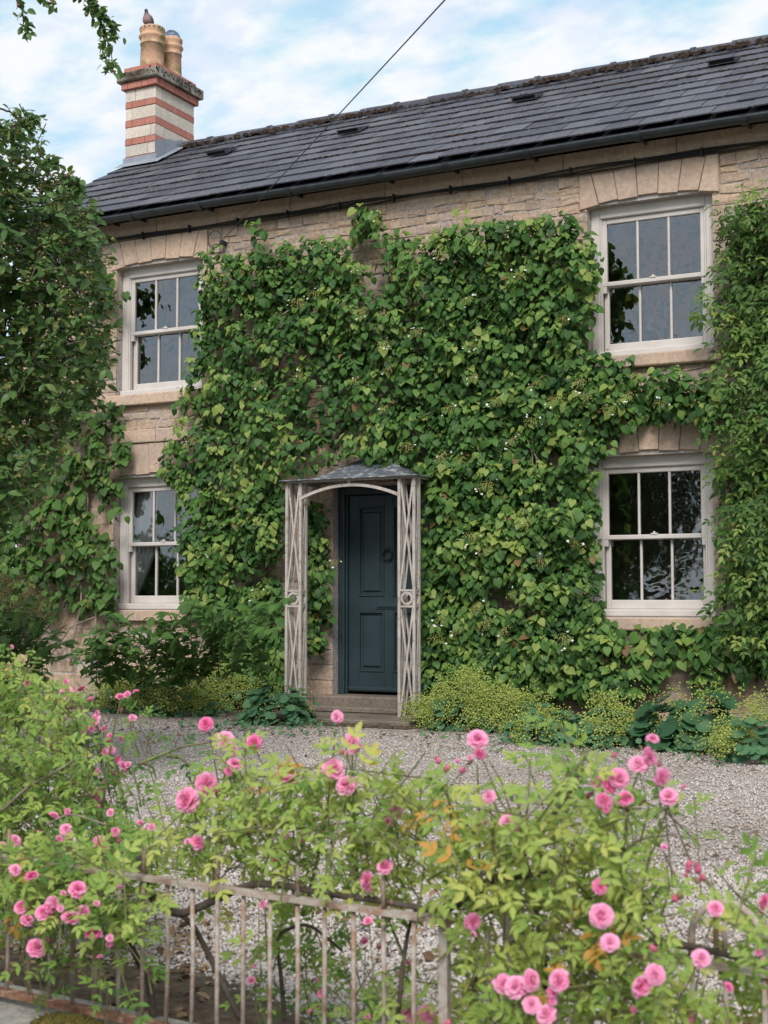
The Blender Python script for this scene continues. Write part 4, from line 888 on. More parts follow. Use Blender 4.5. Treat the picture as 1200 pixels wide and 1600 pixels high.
for i in range(46):
    q = poly_pts(HYD, n=1)[0]; a = rng.uniform(-2.6, -.5); pts = [q.copy()]
    for j in range(9): a += rng.normal(0, .35); q = q + 14 * np.array([math.cos(a), math.sin(a)]); pts.append(q.copy())
    pts = np.array(pts); ok = inpoly(pts[:, 0], pts[:, 1], HYD)
    if ok.sum() < 5: continue
    pts = pts[:np.argmin(ok) if not ok.all() else len(pts)]
    if len(pts) < 4: continue
    tw_.tube(onY(pts[:, 0], pts[:, 1], -rng.uniform(.05, .2) - .02 * np.sin(np.arange(len(pts)))), np.linspace(.009, .004, len(pts)), 5)
tw_.obj('twigs', 'palebark', hyd, True)['kind'] = 'stuff'
# lacecap flower heads
LC = [(585, 340), (465, 475), (565, 487), (600, 540), (608, 578), (555, 595), (730, 470), (690, 400), (735, 540), (775, 628), (800, 690), (830, 660), (870, 625), (720, 720), (690, 715), (740, 590), (470, 590), (405, 600), (600, 320 + 320), (820, 820), (735, 840), (755, 860), (690, 970), (745, 950), (800, 930), (715, 985), (760, 975), (680, 1000), (790, 985), (880, 1000), (980, 690 - 70), (1030, 632), (905, 600), (915, 620), (840, 600), (300, 690), (330, 860), (400, 930), (880, 500), (810, 430), (950, 640), (700, 640), (490, 460), (520, 880), (635, 700), (845, 880), (900, 850), (560, 420), (650, 520), (760, 760)]
LACE_V = []; LACE_T = []
for i in range(70):
    a = i * 2.4 + random.uniform(-.5, .5); r = .5 * math.sqrt(i / 70) * random.uniform(.7, 1.25); p = np.array([r * math.cos(a), r * math.sin(a), .10 - .3 * r * r + random.uniform(-.09, .07)]); LACE_V.append(OCTA[0] * random.uniform(.02, .042) + p); LACE_T.append(OCTA[1] + 6 * i)
for i in range(9):
    a = i * .7; b = 420 + i * 4; LACE_V.append(np.array([(0, 0, -.35), (.01, 0, -.35), (.4 * math.cos(a), .4 * math.sin(a), .03), (.4 * math.cos(a) + .012, .4 * math.sin(a), .03)])); LACE_T.append(np.array([(0, 1, 2), (1, 3, 2)]) + b)
LACE = (np.concatenate(LACE_V), np.concatenate(LACE_T))
FLO = (np.array([(0, 0, 0)] + [(r * math.cos(a), r * math.sin(a), .1 * (r > .5)) for i in range(4) for a, r in ((i * math.pi / 2 - .5, .8), (i * math.pi / 2, 1), (i * math.pi / 2 + .5, .8))]), np.array([t for i in range(4) for t in ((0, 1 + 3 * i, 2 + 3 * i), (0, 2 + 3 * i, 3 + 3 * i))]))
lme = tri_mesh('flower_head', LACE[0], LACE[1], np.tile(rng.uniform(0, 1, len(LACE[0]) // 2), 2)[:len(LACE[0])] * .0, True); lme.materials.append(M['lace'])
fp = []; ff = []
for (px, py) in LC:
    y = -.40 - rng.uniform(0, .08); p = onY(px, py, y); nrm = unit(np.array([rng.normal(0, .25), -.75, .75])); fr_ = frames(nrm[None], np.array([[.3, 0, 1.]]))[0]; s_ = rng.uniform(.12, .18)
    m = Matrix.Identity(4)
    for a in range(3):
        for b in range(3): m[a][b] = fr_[a, b] * s_
        m[a][3] = p[a]
    link_mesh('flower_head', lme, None, hyd, m, float(rng.uniform(.1, .75)))
    for i in range(rng.integers(1, 6)):
        a = rng.uniform(0, 6.28); q = p + fr_ @ np.array([math.cos(a) * s_ * rng.uniform(.4, .75), math.sin(a) * s_ * .62, rng.uniform(-.02, .03)]); fp.append(q); ff.append(unit(nrm + rng.normal(0, .3, 3)))
fp = np.array(fp); stuff_mesh('florets', FLO, fp, frames(np.array(ff), rng.normal(size=(len(fp), 3))), rng.uniform(.008, .014, len(fp)), np.zeros(len(fp)), 'floret', hyd)

# climber on the right edge, with lighter pointed leaves
RC = [(1165, 300), (1195, 288), (1330, 275), (1330, 1040), (1190, 1040), (1140, 1000), (1130, 960), (1130, 900), (1136, 820), (1134, 740), (1126, 690), (1132, 640), (1134, 560), (1124, 500), (1120, 430), (1128, 400), (1136, 350), (1142, 320)]
crp = root('climbing_rose', tuple(onY(1190., 1080., -.15)), 'light green climber with small pointed leaves beside the right hand windows', 'climber')
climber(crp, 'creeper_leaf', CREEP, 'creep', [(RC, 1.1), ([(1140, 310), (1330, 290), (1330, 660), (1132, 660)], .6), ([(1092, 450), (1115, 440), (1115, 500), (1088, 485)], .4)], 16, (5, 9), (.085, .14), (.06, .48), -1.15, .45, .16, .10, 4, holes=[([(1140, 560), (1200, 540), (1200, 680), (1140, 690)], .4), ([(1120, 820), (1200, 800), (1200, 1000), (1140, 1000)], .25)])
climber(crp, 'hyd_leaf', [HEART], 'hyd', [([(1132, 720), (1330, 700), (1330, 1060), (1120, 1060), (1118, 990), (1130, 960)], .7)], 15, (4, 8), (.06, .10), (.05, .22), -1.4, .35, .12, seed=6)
stems(crp, [[(1200, 1085), (1185, 980), (1160, 880), (1170, 780), (1150, 640), (1165, 480), (1150, 360)], [(1200, 1010), (1180, 960), (1172, 880)], [(1178, 1060), (1140, 900), (1180, 700), (1190, 400)]], .016, 'palebark', -.10)

# climber on the left edge
lft = root('left_wall_climber', tuple(onY(130., 1050., -.12)), 'heart leaved climber with pale woody stems left of the lower left window', 'climber')
lft.name = 'woody_climber'
climber(lft, 'ivy_leaf', [HEART], 'ivy', [([(148, 440), (186, 432), (198, 470), (190, 520), (172, 545), (140, 560)], 1.0), ([(60, 640), (120, 610), (190, 615), (205, 645), (190, 680), (120, 690), (60, 720)], .8), ([(60, 700), (150, 690), (212, 690), (205, 715), (182, 745), (186, 800), (180, 870), (188, 930), (170, 960), (110, 950), (60, 960)], .9), ([(-40, 640), (60, 640), (70, 1000), (-40, 1000)], .9)], 15, (5, 10), (.07, .115), (.05, .28), -.75, .46, .13, seed=7)
stems(lft, [[(110, 1040), (130, 940), (118, 850), (125, 760), (110, 700)], [(150, 1000), (148, 900), (140, 800), (136, 700)], [(60, 1000), (90, 960), (120, 900), (95, 800)], [(70, 1030), (110, 980), (160, 960)], [(100, 1030), (60, 960), (40, 840), (60, 700)]], .016, 'palebark', -.10)

_v = []; _t = []
for i in range(12): _v.append(OCTA[0] * random.uniform(.10, .2) + np.array([random.gauss(0, .5), random.gauss(0, .5), random.gauss(0, .4)])); _t.append(OCTA[1] + 6 * i)
FROTH0 = (np.concatenate(_v), np.concatenate(_t))
# ------------------------------------------------------------------ leafy arching shrub under the lower left window
shr = root('arching_shrub', tuple(onZ(300., 1075., 0.)), 'arching shrub with long dark leaflets under the lower left window', 'shrub')
def shoots(rt, lines, depth, key, tmpls, mat, sc, tint, step=.035, cane='cane', r=.006, n_ind=300, droop=.35):
    P = []; N = []; T = []; S = []; K = []
    for ln in lines:
        ln = np.array(ln, float); dd = depth if not callable(depth) else depth(ln[:, 0])
        if ln.shape[1] == 3: dd = ln[:, 2]
        p = atD(ln[:, 0], ln[:, 1], np.broadcast_to(dd, len(ln))); t = np.linspace(0, len(p) - 1, 60); c = np.stack([np.interp(t, range(len(p)), p[:, a]) for a in range(3)], 1)
        ker = np.ones(9) / 9; cp = np.pad(c, ((4, 4), (0, 0)), 'edge'); c = np.stack([np.convolve(cp[:, a], ker, 'valid') for a in range(3)], 1)
        m = MB(); m.tube(c[::3], np.linspace(r, r * .35, len(c[::3])), 5); m.obj('stem', cane, rt, True)
        L = np.concatenate([[0], np.cumsum(np.linalg.norm(np.diff(c, axis=0), axis=1))]); s = np.arange(L[-1] * .08, L[-1], step)
        q = np.stack([np.interp(s, L, c[:, a]) for a in range(3)], 1); dr = unit(np.stack([np.interp(s, L, np.gradient(c[:, a])) for a in range(3)], 1))
        for i in range(len(q)):
            sd = unit(np.cross(dr[i], (0, 0, 1)) * (1 if i % 2 else -1) + rng.normal(0, .35, 3)); P.append(q[i]); T.append(sd + dr[i] * .5 + np.array([0, 0, -droop])); N.append(np.array([0, -.45, 1]) + rng.normal(0, .35, 3)); S.append(rng.uniform(*sc)); K.append(np.clip(tint + rng.normal(0, .15), .02, .85))
    foliage(rt, key, tmpls, np.array(P), np.array(N), np.array(T), np.array(S), np.array(K), mat, n_ind)
base = [(300, 1075), (320, 1040)]
L_ = []
for e in [(150, 1000), (170, 960), (210, 985), (230, 960), (260, 950), (300, 945), (340, 940), (370, 950), (400, 960), (420, 940), (455, 930), (250, 1000), (330, 985), (390, 1000), (140, 1040), (200, 1020), (350, 965), (430, 985), (280, 970)]:
    L_.append([(e[0] * .5 + 150 + rng.uniform(-40, 60), 1065, 13.4), ((200 + e[0] * 3) / 3.7, (1000 + e[1]) / 2 - 15, 12.7 + rng.uniform(-.2, .3)), (e[0], e[1] + rng.uniform(-6, 6), 12.3 + rng.uniform(-.2, .4))])
for i in range(16):
    e = (rng.uniform(125, 300), rng.uniform(965, 1030)); L_.append([(e[0] + rng.uniform(-20, 40), 1075, 13.3), (e[0] + rng.uniform(-20, 30), (1050 + e[1]) / 2, 12.9), (e[0], e[1], 12.6 + rng.uniform(-.2, .3))])
L_ = [[(x, y, d + (300 - x) * .0032) for x, y, d in l] for l in L_]
shoots(shr, L_, 13, 'slim_leaf', [SLIM, OVAL], 'ivy', (.09, .15), .62, .032)

wld = root('wild_shrub', tuple(onZ(20., 1090., 0.)), 'pale leafy shrub with dry flower heads at the left edge above the roses', 'shrub')
L_ = []
for e in [(10, 900), (40, 935), (70, 965), (95, 985), (5, 960), (30, 990), (80, 1010), (110, 1000), (60, 930), (20, 940), (-20, 920), (50, 1010), (100, 1030), (0, 1000), (-30, 960), (85, 950)]:
    L_.append([(10 + rng.uniform(-30, 60), 1090, 9.6), ((20 + e[0]) / 2, (1040 + e[1]) / 2, 9.3), (e[0], e[1], 9.0 + rng.uniform(-.4, .4))])
shoots(wld, L_, 9, 'oval_leaf', [OVAL], 'creep', (.05, .10), .5, .022)
n = 150; px_ = rng.uniform(-10, 80, n); py_ = 925 + rng.normal(0, 14, n) + .2 * px_; p = atD(px_, py_, rng.uniform(8.7, 9.3, n)); stuff_mesh('dry_flowers', FROTH0, p, rand_frames(n), rng.uniform(.02, .04, n), rng.uniform(.6, 1, n), 'lace', wld)
hg = root('laurel_hedge', (-13, 1.5, 0), 'tall dark laurel beyond the left end of the cottage', 'hedge'); n = 9000; p = np.stack([rng.uniform(-17, -11.3, n), rng.uniform(1.0, 2.4, n), rng.uniform(0, 3.9, n)], 1)
V, T, t = scatter(OVAL, p, frames(np.array([[.2, -.7, .5]]) + rng.normal(0, .5, (n, 3)), rng.normal(size=(n, 3))), rng.uniform(.12, .2, n), rng.uniform(0, .8, n)); o = link_mesh('foliage', tri_mesh('foliage', V, T, t, True), 'tree', hg); o['kind'] = 'stuff'
m = MB()
for x in np.arange(-16.5, -11.5, .6): m.tube([(x, 1.7, 0), (x + .1, 1.75, 1.5), (x, 1.6, 3.2)], [.06, .05, .02], 6)
m.obj('stems', 'bark', hg)['kind'] = 'stuff'
# ------------------------------------------------------------------ crab apple tree on the left
tre = root('apple_tree', (-6.9, -5.7, 0), 'dark green apple tree with tiny fruit reaching in from the left', 'tree')
CR = [(-260, 150), (-60, 175), (0, 192), (45, 188), (62, 235), (98, 262), (118, 300), (140, 340), (160, 395), (166, 450), (176, 520), (170, 575), (146, 625), (110, 650), (92, 690), (60, 770), (20, 800), (-60, 840), (-260, 820)]
q = poly_pts(CR, spacing=11.5); q = q[wnoise(q[:, 0], q[:, 1], .02, 9) + rng.normal(0, .3, len(q)) > -1.0]
dp = rng.uniform(7.2, 8.9, len(q)); edge = inpoly(q[:, 0] + 35, q[:, 1], CR); c0 = atD(q[:, 0], q[:, 1], dp)
ctr = atD(np.array(-60.), np.array(480.), 8.2); tw_ = MB(); P = []; N = []; T = []; S = []; K = []; FP = []
for i in range(len(c0)):
    o_ = unit(c0[i] - ctr); d = unit(o_ * .5 + rng.normal(0, .5, 3) + np.array([0, 0, -.15])); L = rng.uniform(.16, .32); a = c0[i] - d * L * .7; b = a + d * L
    tw_.tube([a, (a + b) / 2 + rng.normal(0, .01, 3), b], [.004, .003, .0015], 3); n = rng.integers(8, 13); ct = rng.normal(0, .17)
    for j in range(n):
        s_ = rng.uniform(.1, 1.05); ld = unit(d * .4 + rng.normal(0, .7, 3) + np.array([0, 0, -.2])); P.append(a + (b - a) * s_); T.append(ld); N.append(np.array([0, -.25, .8]) + o_ * .4 + rng.normal(0, .5, 3)); S.append(rng.uniform(.046, .084)); K.append(np.clip(.52 + ct + rng.normal(0, .16), .02, .98))
    if rng.uniform() < .75:
        for j in range(rng.integers(3, 9)): FP.append(a + (b - a) * rng.uniform(.3, 1) + rng.normal(0, .022, 3))
OV = [[(15, -40), (28, 5), (33, 30), (45, 48)], [(60, -40), (75, -2), (88, 6)], [(105, -45), (135, 5), (158, 40), (166, 70), (180, 112)], [(125, -40), (150, 10), (172, 35), (182, 55)], [(-30, 160), (20, 180), (42, 200), (66, 228)], [(100, -40), (120, 0), (150, 30)], [(150, 20), (160, 60), (163, 85), (172, 105)]]
OV2 = [[(80, 290), (105, 285), (120, 300)], [(95, 270), (118, 280), (126, 290)], [(60, 235), (80, 250), (95, 255)], [(130, 330), (150, 335), (160, 350)], [(20, 195), (42, 186), (55, 182)]]
for ln in OV + OV2:
    ln = np.array(ln, float); dep = 6.9 if ln[0, 1] < 0 else 7.3; p = atD(ln[:, 0], ln[:, 1], np.full(len(ln), dep)); t = np.linspace(0, len(p) - 1, 30); c = np.stack([np.interp(t, range(len(p)), p[:, a]) for a in range(3)], 1)
    c += np.cumsum(rng.normal(0, .003, c.shape), 0); tw_.tube(c, np.linspace(.007, .002, 30), 5); n = int(np.sum(np.linalg.norm(np.diff(c, axis=0), axis=1)) / .008)
    if ln[0, 1] == 160: n = int(n * .4)
    for j in range(n):
        u = rng.uniform(.15, 1.03) * 29; i0 = min(int(u), 28); b = c[i0] + (c[i0 + 1] - c[i0]) * (u - i0); P.append(b + rng.normal(0, .012, 3)); T.append(rng.normal(0, .6, 3) + np.array([0.2, 0, -.5])); N.append(rng.normal(0, .6, 3) + np.array([0, -.5, .5])); S.append(rng.uniform(.034, .058)); K.append(np.clip(.45 + rng.normal(0, .15), 0, 1))
        if rng.uniform() < .12: FP.append(b + rng.normal(0, .02, 3))
tw_.obj('twigs', 'bark', tre)['kind'] = 'stuff'
foliage(tre, 'apple_leaf', [OVAL], np.array(P), np.array(N), np.array(T), np.array(S), np.array(K), 'tree')
FP = np.array(FP); stuff_mesh('fruit', OCTA, FP, rand_frames(len(FP)), rng.uniform(.008, .014, len(FP)), rng.uniform(0, 1, len(FP)), 'fruit', tre)
m = MB(); B0 = np.array([-6.9, -5.7, 0.]); m.tube([B0 + (0, 0, -.05), B0 + (.02, 0, .4), B0 + (-.03, .02, 1.0), B0 + (.03, .0, 1.6)], [.17, .13, .115, .11], 12); m.obj('trunk', 'bark', tre, True)
for tgt, dd in (((-20, 600), 8.2), ((60, 480), 8.1), ((90, 380), 8.0), ((20, 300), 8.1), ((-80, 350), 8.6), ((40, 690), 8.3), ((-40, 190), 7.4)):
    e = atD(np.array(float(tgt[0])), np.array(float(tgt[1])), dd); s = B0 + (.03, 0, 1.5); mid = s * .5 + e * .5 + np.array([-.15, 0, .2]); t = np.linspace(0, 1, 10)[:, None]; c = (1 - t) ** 2 * s + 2 * t * (1 - t) * mid + t * t * e; m = MB(); m.tube(c, np.linspace(.06, .008, 10), 7); m.obj('branch', 'bark', tre, True)

p = np.array([B0 + (0, 0, 1.5), atD(-420., 300., 7.6), atD(-300., -40., 7.2), atD(-120., -120., 7.0), atD(15., -55., 6.9), atD(70., -50., 6.9), atD(128., -50., 6.9)]); t = np.linspace(0, 6, 30); m = MB(); m.tube(np.stack([np.interp(t, range(7), p[:, a]) for a in range(3)], 1), np.linspace(.06, .008, 30), 7); m.obj('branch', 'bark', tre, True)
# ------------------------------------------------------------------ plants at the foot of the house
FR_V = []; FR_T = []
for i in range(16):
    p = np.array([random.gauss(0, .38), random.gauss(0, .38), random.gauss(0, .3)]); FR_V.append(OCTA[0] * random.uniform(.06, .11) * np.array([1, 1, .6]) + p); FR_T.append(OCTA[1] + 6 * i)
FROTH = (np.concatenate(FR_V), np.concatenate(FR_T))
def mound(px, py, w, h, dpt, nl, nf, label, mat='mantle', ls=(.07, .12), name='ladys_mantle', cat='plant', ftop=1.0, group=None):
    c = onZ(float(px), float(py), 0.02); c = c + np.array([0, dpt * .5, 0]); rt = root(name, tuple(c), label, cat, group)
    def pts(n, k):
        d = rng.normal(size=(n, 3)); d[:, 2] = np.abs(d[:, 2]) * 1.0; d[:, 1] -= .25; d = unit(d); r = rng.uniform(.55, 1.0, (n, 1)) ** .5
        lump = 1 + .18 * np.sin(d[:, :1] * 7 + px) + .12 * np.sin(d[:, 1:2] * 9 + py)
        return c + d * r * lump * np.array([w / 2, dpt / 2, h]) * k, d
    p, d = pts(nl, .88); n = d * .8 + np.array([0, -.35, .75]) + rng.normal(0, .25, d.shape); t = d * .8 + rng.normal(0, .4, d.shape) + np.array([0, 0, -.4])
    foliage(rt, mat + '_leaf', [LOBE], p, n, t, rng.uniform(*ls, nl), np.clip(rng.normal(.5, .22, nl), 0, 1), mat, 300)
    # low leaves on the ground in front
    if nf:
        p, d = pts(int(nf * 1.5), 1.14); keep = (p[:, 2] > c[2] + h * .15) & (wnoise(p[:, 0], p[:, 2], 7, 5) > -.4); p = p[keep]; n = len(p)
        stuff_mesh('flowers', FROTH, p, rand_frames(n), rng.uniform(.09, .14, n), np.clip(rng.normal(.55, .25, n), 0, 1), 'froth', rt)
    return rt
AM = "lady's mantle plants along the wall"
mound(165, 1112, .75, .34, .7, 120, 200, 'frothy yellow green plant at the left end of the bed', group=AM)
mound(232, 1118, .95, .42, .8, 160, 330, 'large frothy yellow plant below the left window', group=AM)
mound(322, 1112, .90, .40, .7, 170, 260, 'frothy yellow plant between the left window and the porch', group=AM)
mound(400, 1132, .75, .34, .7, 230, 14, 'green mound of scalloped leaves left of the porch', group=AM)
mound(700, 1140, .90, .38, .8, 160, 380, 'tall frothy yellow plant right of the porch', group=AM)
mound(770, 1143, .7, .28, .6, 130, 190, 'frothy yellow green plant second from the porch', group=AM)
mound(845, 1164, .85, .27, .7, 150, 220, 'frothy low yellow plant in front of the dense hydrangea', group=AM)
mound(925, 1166, .8, .28, .7, 150, 240, 'frothy yellow plant left of the broad leaved plant', group=AM)
mound(1068, 1174, .95, .42, .8, 120, 30, 'dark plant with broad round leaves under the right window', 'holly', (.13, .21), 'broad_leaved_plant')
mound(1185, 1195, .85, .36, .8, 110, 260, 'frothy yellow plant at the right edge of the bed', group=AM)
mound(1020, 1130, .6, .38, .5, 60, 110, 'frothy yellow plant behind the broad leaved plant', group=AM)
mound(110, 1085, .7, .45, .6, 150, 10, 'green leafy mound at the far left of the bed', group=AM)
# weeds, litter
n = 420; px = np.concatenate([rng.uniform(280, 530, 200), rng.uniform(640, 1200, 220)]); py = np.where(px < 600, rng.normal(1138, 8, n), 1150 + (px - 640) * .05 + rng.normal(0, 10, n)); p = onZ(px, py, .015); p[:, 2] += rng.uniform(0, .05, n)
stuff_mesh('weeds', LOBE, p, frames(np.tile([0, -.3, 1.], (n, 1)) + rng.normal(0, .35, (n, 3)), rng.normal(size=(n, 3))), rng.uniform(.02, .06, n), rng.uniform(.3, 1, n), 'mantle', label='small green weeds creeping along the edge of the gravel', cat='weeds')
n = 2600; px = np.concatenate([rng.uniform(100, 1200, 1700), rng.uniform(0, 330, 500), rng.uniform(330, 1200, 400)]); py = np.concatenate([1132 + (np.maximum(px[:1700], 560) - 560) * .07 + rng.normal(0, 14, 1700), rng.uniform(1440, 1600, 500), rng.uniform(1180, 1560, 400)])
p = onZ(px, py, .012); p[:, 2] += rng.uniform(0, .015, n)
stuff_mesh('leaf_litter', OVAL, p, frames(np.tile([0, 0, 1.], (n, 1)) + rng.normal(0, .4, (n, 3)), rng.normal(size=(n, 3))), rng.uniform(.015, .05, n), rng.uniform(0, 1, n), 'litter', label='dry brown leaves scattered on soil and gravel', cat='leaves')

# ------------------------------------------------------------------ gravel chippings
def gravel(name, n, y0, y1, smin, smax, label):
    px = rng.uniform(-500, 1800, n)
    y = y0 + (y1 - y0) * rng.uniform(0, 1, n); u = (px - 600) / FPX; x = (y + 12.2) * (-math.sin(YAW) + math.cos(YAW) * u) / (math.cos(YAW) + math.sin(YAW) * u)
    keep = y > fence_y(x) + .10 ; x, y = x[keep], y[keep]; n = len(x); s = rng.uniform(smin, smax, n)
    z = s * .30 + rng.uniform(-.003, .006, n) + .02 * np.clip(1 - (y - fence_y(x)) / .5, 0, 1)
    sc = np.stack([s * rng.uniform(.4, .65, n), s * rng.uniform(.4, .65, n), s * rng.uniform(.3, .5, n)], 1)
    V, T, t = scatter(OCTA, np.stack([x, y, z], 1), rand_frames(n), sc, np.clip(rng.normal(.54, .17, n) + .10 * wnoise(x, y, 1.6, 3) - .25 * np.clip(wnoise(x, y * 1.8, .9, 8) - .35, 0, 1), 0, .97)); V = V + rng.normal(0, .0012, V.shape)
    o = link_mesh(name, tri_mesh(name, V, T, t, False), 'gravel'); tag(o, label, 'gravel', None, 'stuff')
gravel('gravel_chippings', 90000, -9.6, -6.4, .011, .022, 'pale limestone chippings lying near the fence')
gravel('gravel_chippings', 52000, -6.4, -1.6, .010, .020, 'pale limestone chippings lying towards the house')

# ------------------------------------------------------------------ low wall and iron fence
gw = root('low_wall', (-1.2, -9.5, -.5), 'low stone wall with grey coping under the iron fence', 'wall')
x = -6.0
while x < 4:
    L = rng.uniform(.55, .8); y = float(fence_y(x + L / 2)); ang = math.atan(FSL)
    m = MB(); m.bevbox(-L / 2 + .004, L / 2 - .004, -.16, .13, -.10, 0, .015); me = m.mesh('coping_stone'); link_mesh('coping_stone', me, 'coping', gw, Matrix.Translation((x + L / 2, y, .088)) @ Matrix.Rotation(ang, 4, 'Z'), float(rng.uniform()))
    for zz, hh in ((-.5, .25), (-.25, .235)):
        xx = 0
        while xx < L - .01:
            l = min(rng.uniform(.2, .4), L - xx); l = L - xx if L - xx - l < .1 else l; V, F = stone_mesh(l - .01, hh - .01, .2, .008, .015); link = bpy.data.meshes.new('stone'); link.from_pydata(V.tolist(), [], F)
            link_mesh('stone', link, 'stone', gw, Matrix.Translation((x + xx + l / 2, float(fence_y(x + xx + l / 2)) - .12, zz + hh / 2)) @ Matrix.Rotation(ang, 4, 'Z'), float(rng.uniform())); xx += l
    x += L
fn = root('iron_fence', (-1.2, float(fence_y(-1.2)), .09), 'low rusty iron railing with round bars on the roadside wall', 'fence')
ZB, ZT = .115, .456
def fp3(x, z, off=0.0): return np.array([x, float(fence_y(x)) + off, z])
def fence_x(px):
    u = (px - 600) / FPX; a = -math.sin(YAW) + math.cos(YAW) * u; b = math.cos(YAW) + math.sin(YAW) * u
    # CAM + t*(a,b) ; y = FY0 + FSL*(x-FX0)
    t = (FY0 - FSL * FX0 - CAM[1]) / (b - FSL * a); return a * t
x_end = fence_x(693)
m = MB(); m.bar(fp3(-5.0, ZT), fp3(x_end + .01, ZT), .030, .0105, (0, 0, 1)); m.bar
m.obj('top_rail', 'rust', fn)
m = MB(); m.bar(fp3(x_end + .16, ZT - .012), fp3(3.0, ZT - .012), .030, .0105, (0, 0, 1)); m.obj('top_rail', 'rust', fn)
m = MB(); m.bar(fp3(-5.0, ZB), fp3(3.0, ZB), .034, .013, (0, 0, 1)); m.obj('bottom_rail', 'rustrail', fn)
bars = [22, 55, 88, 123, 158, 193, 230, 266, 305, 344, 384, 425, 467, 509, 553, 599, 646]
bx_ = [float(fence_x(p)) for p in bars]; sp_ = (bx_[-1] - bx_[0]) / (len(bx_) - 1); bx_ = [bx_[0] - sp_ * i for i in range(24, 0, -1)] + bx_
rx = [float(fence_x(p)) for p in (760, 812, 866, 920, 970, 1022, 1072, 1123, 1183, 1243, 1300)]; rx += [rx[-1] + .078 * i for i in range(1, 25)]
for i, x in enumerate(bx_ + rx):
    tall = ZT - .008
    m = MB(); j = rng.normal(0, .002); m.tube([fp3(x, ZB + .006), fp3(x + j, (ZB + ZT) / 2, rng.normal(0, .002)), fp3(x, tall)], .0053, 8); m.obj('bar', 'rust', fn, True)
    if i % 3 == 0:
        m = MB(); m.tube([fp3(x, ZT + .010), fp3(x, ZT + .065), fp3(x, ZT + .075)], [.0053, .0053, .0025], 8); m.obj('bar_tip', 'rust', fn, True)
m = MB(); m.bar(fp3(x_end, .09), fp3(x_end, ZT + .006), .020, .020); m.obj('post', 'rust', fn)
m = MB(); m.bar(fp3(x_end + .15, .09), fp3(x_end + .15, ZT + .06), .020, .020); m.obj('post', 'rust', fn)
def hoop(xa, xb):
    a = np.linspace(0, math.pi, 15); pts = [fp3(xa, ZT)] + [fp3((xa + xb) / 2 - (xb - xa) / 2 * math.cos(t), ZT + .035 + .07 * math.sin(t)) for t in a] + [fp3(xb, ZT)]
    m = MB(); m.tube(pts, .0075, 8); m.obj('hoop', 'rust', fn, True)
for i in range(6, len(rx) - 2, 2): hoop(rx[i], rx[i + 2])
# moss cushions on the coping
def moss(px, py, w, label):
    x = float(fence_x(px)); c = np.array([x, float(fence_y(x)) - .075, .088]); n = 700; d = rng.normal(size=(n, 3)); d[:, 2] = np.abs(d[:, 2]); d = unit(d); p = c + d * np.array([w / 2, .055, .030]) * rng.uniform(.85, 1.05, (n, 1))
    V, T, t = scatter(OCTA, p, frames(d, rng.normal(size=(n, 3))), np.stack([np.full(n, .0035), np.full(n, .0035), rng.uniform(.006, .012, n)], 1), rng.uniform(0, 1, n))
    me = tri_mesh('tufts', V, T, t, True); rt = root('moss_cushion', tuple(c), label, 'moss', 'moss cushions on the coping'); o = link_mesh('tufts', me, 'moss', rt); o['kind'] = 'stuff'
    m = MB(); a = np.linspace(0, 2 * math.pi, 15)[:-1]; m.lathe((0, 0, 0), [(.5, -.01), (.47, .012), (.32, .024), (.1, .029)], 14); V = np.concatenate(m.v) * np.array([w, .11, 1]) + c; m.v = [V]; m.obj('cushion', 'moss', rt, True)
moss(-6, 1575, .10, 'brown green moss cushion on the coping at the left edge'); moss(150, 1595, .22, 'long brown green moss cushion on the coping under the railings')

# ------------------------------------------------------------------ rambling roses
def fdepth(px):
    x = fence_x(np.asarray(px, float)); y = fence_y(x); return (np.stack([x, y, np.full_like(x, .5)], -1) - CAM) @ FV
PET = []
def rose_mesh(seed, closed=0):
    r = np.random.default_rng(seed); Vs = []; Ts = []; ts = []; n = 0
    rings = [(9, 1.0, 6, .0), (9, .93, 20, .07), (9, .80, 34, .16), (8, .64, 46, .26), (7, .48, 58, .34), (6, .32, 70, .42), (3, .2, 80, .46)]
    for cnt, L, el, z0 in rings:
        for i in range(cnt):
            a = 2 * math.pi * (i + r.uniform(-.25, .25)) / cnt + L * 7; e = math.radians(min(86, el + closed + r.normal(0, 11))); W = L * .45 * r.uniform(.85, 1.15); G = []
            for vi, v in enumerate((0.12, .5, .82, 1.0)):
                for u in (-1, -.4, .4, 1):
                    wv = W * (.35, .85, 1.0, .72)[vi] * u; ln = L * (v - .10 * abs(u) ** 2 * (vi == 3)); cu = .18 * L * (abs(u) ** 1.5) + .10 * L * (v ** 3) * (-1 if el < 35 else 1) + r.normal(0, .02)
                    rad = ln * math.cos(e) - cu * math.sin(e); h = z0 + ln * math.sin(e) * .75 + cu * math.cos(e); G.append((rad * math.cos(a) - wv * math.sin(a), rad * math.sin(a) + wv * math.cos(a), h))
            Vs.append(np.array(G) * .5)
            for p_ in range(3):
                for q_ in range(3): b = n + p_ * 4 + q_; Ts += [(b, b + 1, b + 5), (b, b + 5, b + 4)]
            ts += list(np.clip(np.repeat([.0, .22, .45, .62], 4) - .25 + r.normal(0, .09), -.35, .6)); n += 16
    me = tri_mesh('rose', np.concatenate(Vs), np.array(Ts), np.array(ts), True); me.materials.append(M['petal']); return me
ROSES = [rose_mesh(s) for s in range(4)] + [rose_mesh(5, 22), rose_mesh(6, 40)]
BUDV = MB(); BUDV.lathe((0, 0, 0), [(.02, -.5), (.25, -.35), (.42, 0), (.36, .3), (.18, .55), (.03, .65)], 8, 0.0); BUDM = BUDV.mesh('bud', True); BUDM.materials.append(M['bud'])
rA = root('rose_bush', tuple(onZ(90., 1500., 0.)), 'tall bushy pink rambling rose at the left edge', 'rose bush', 'pink roses along the fence')
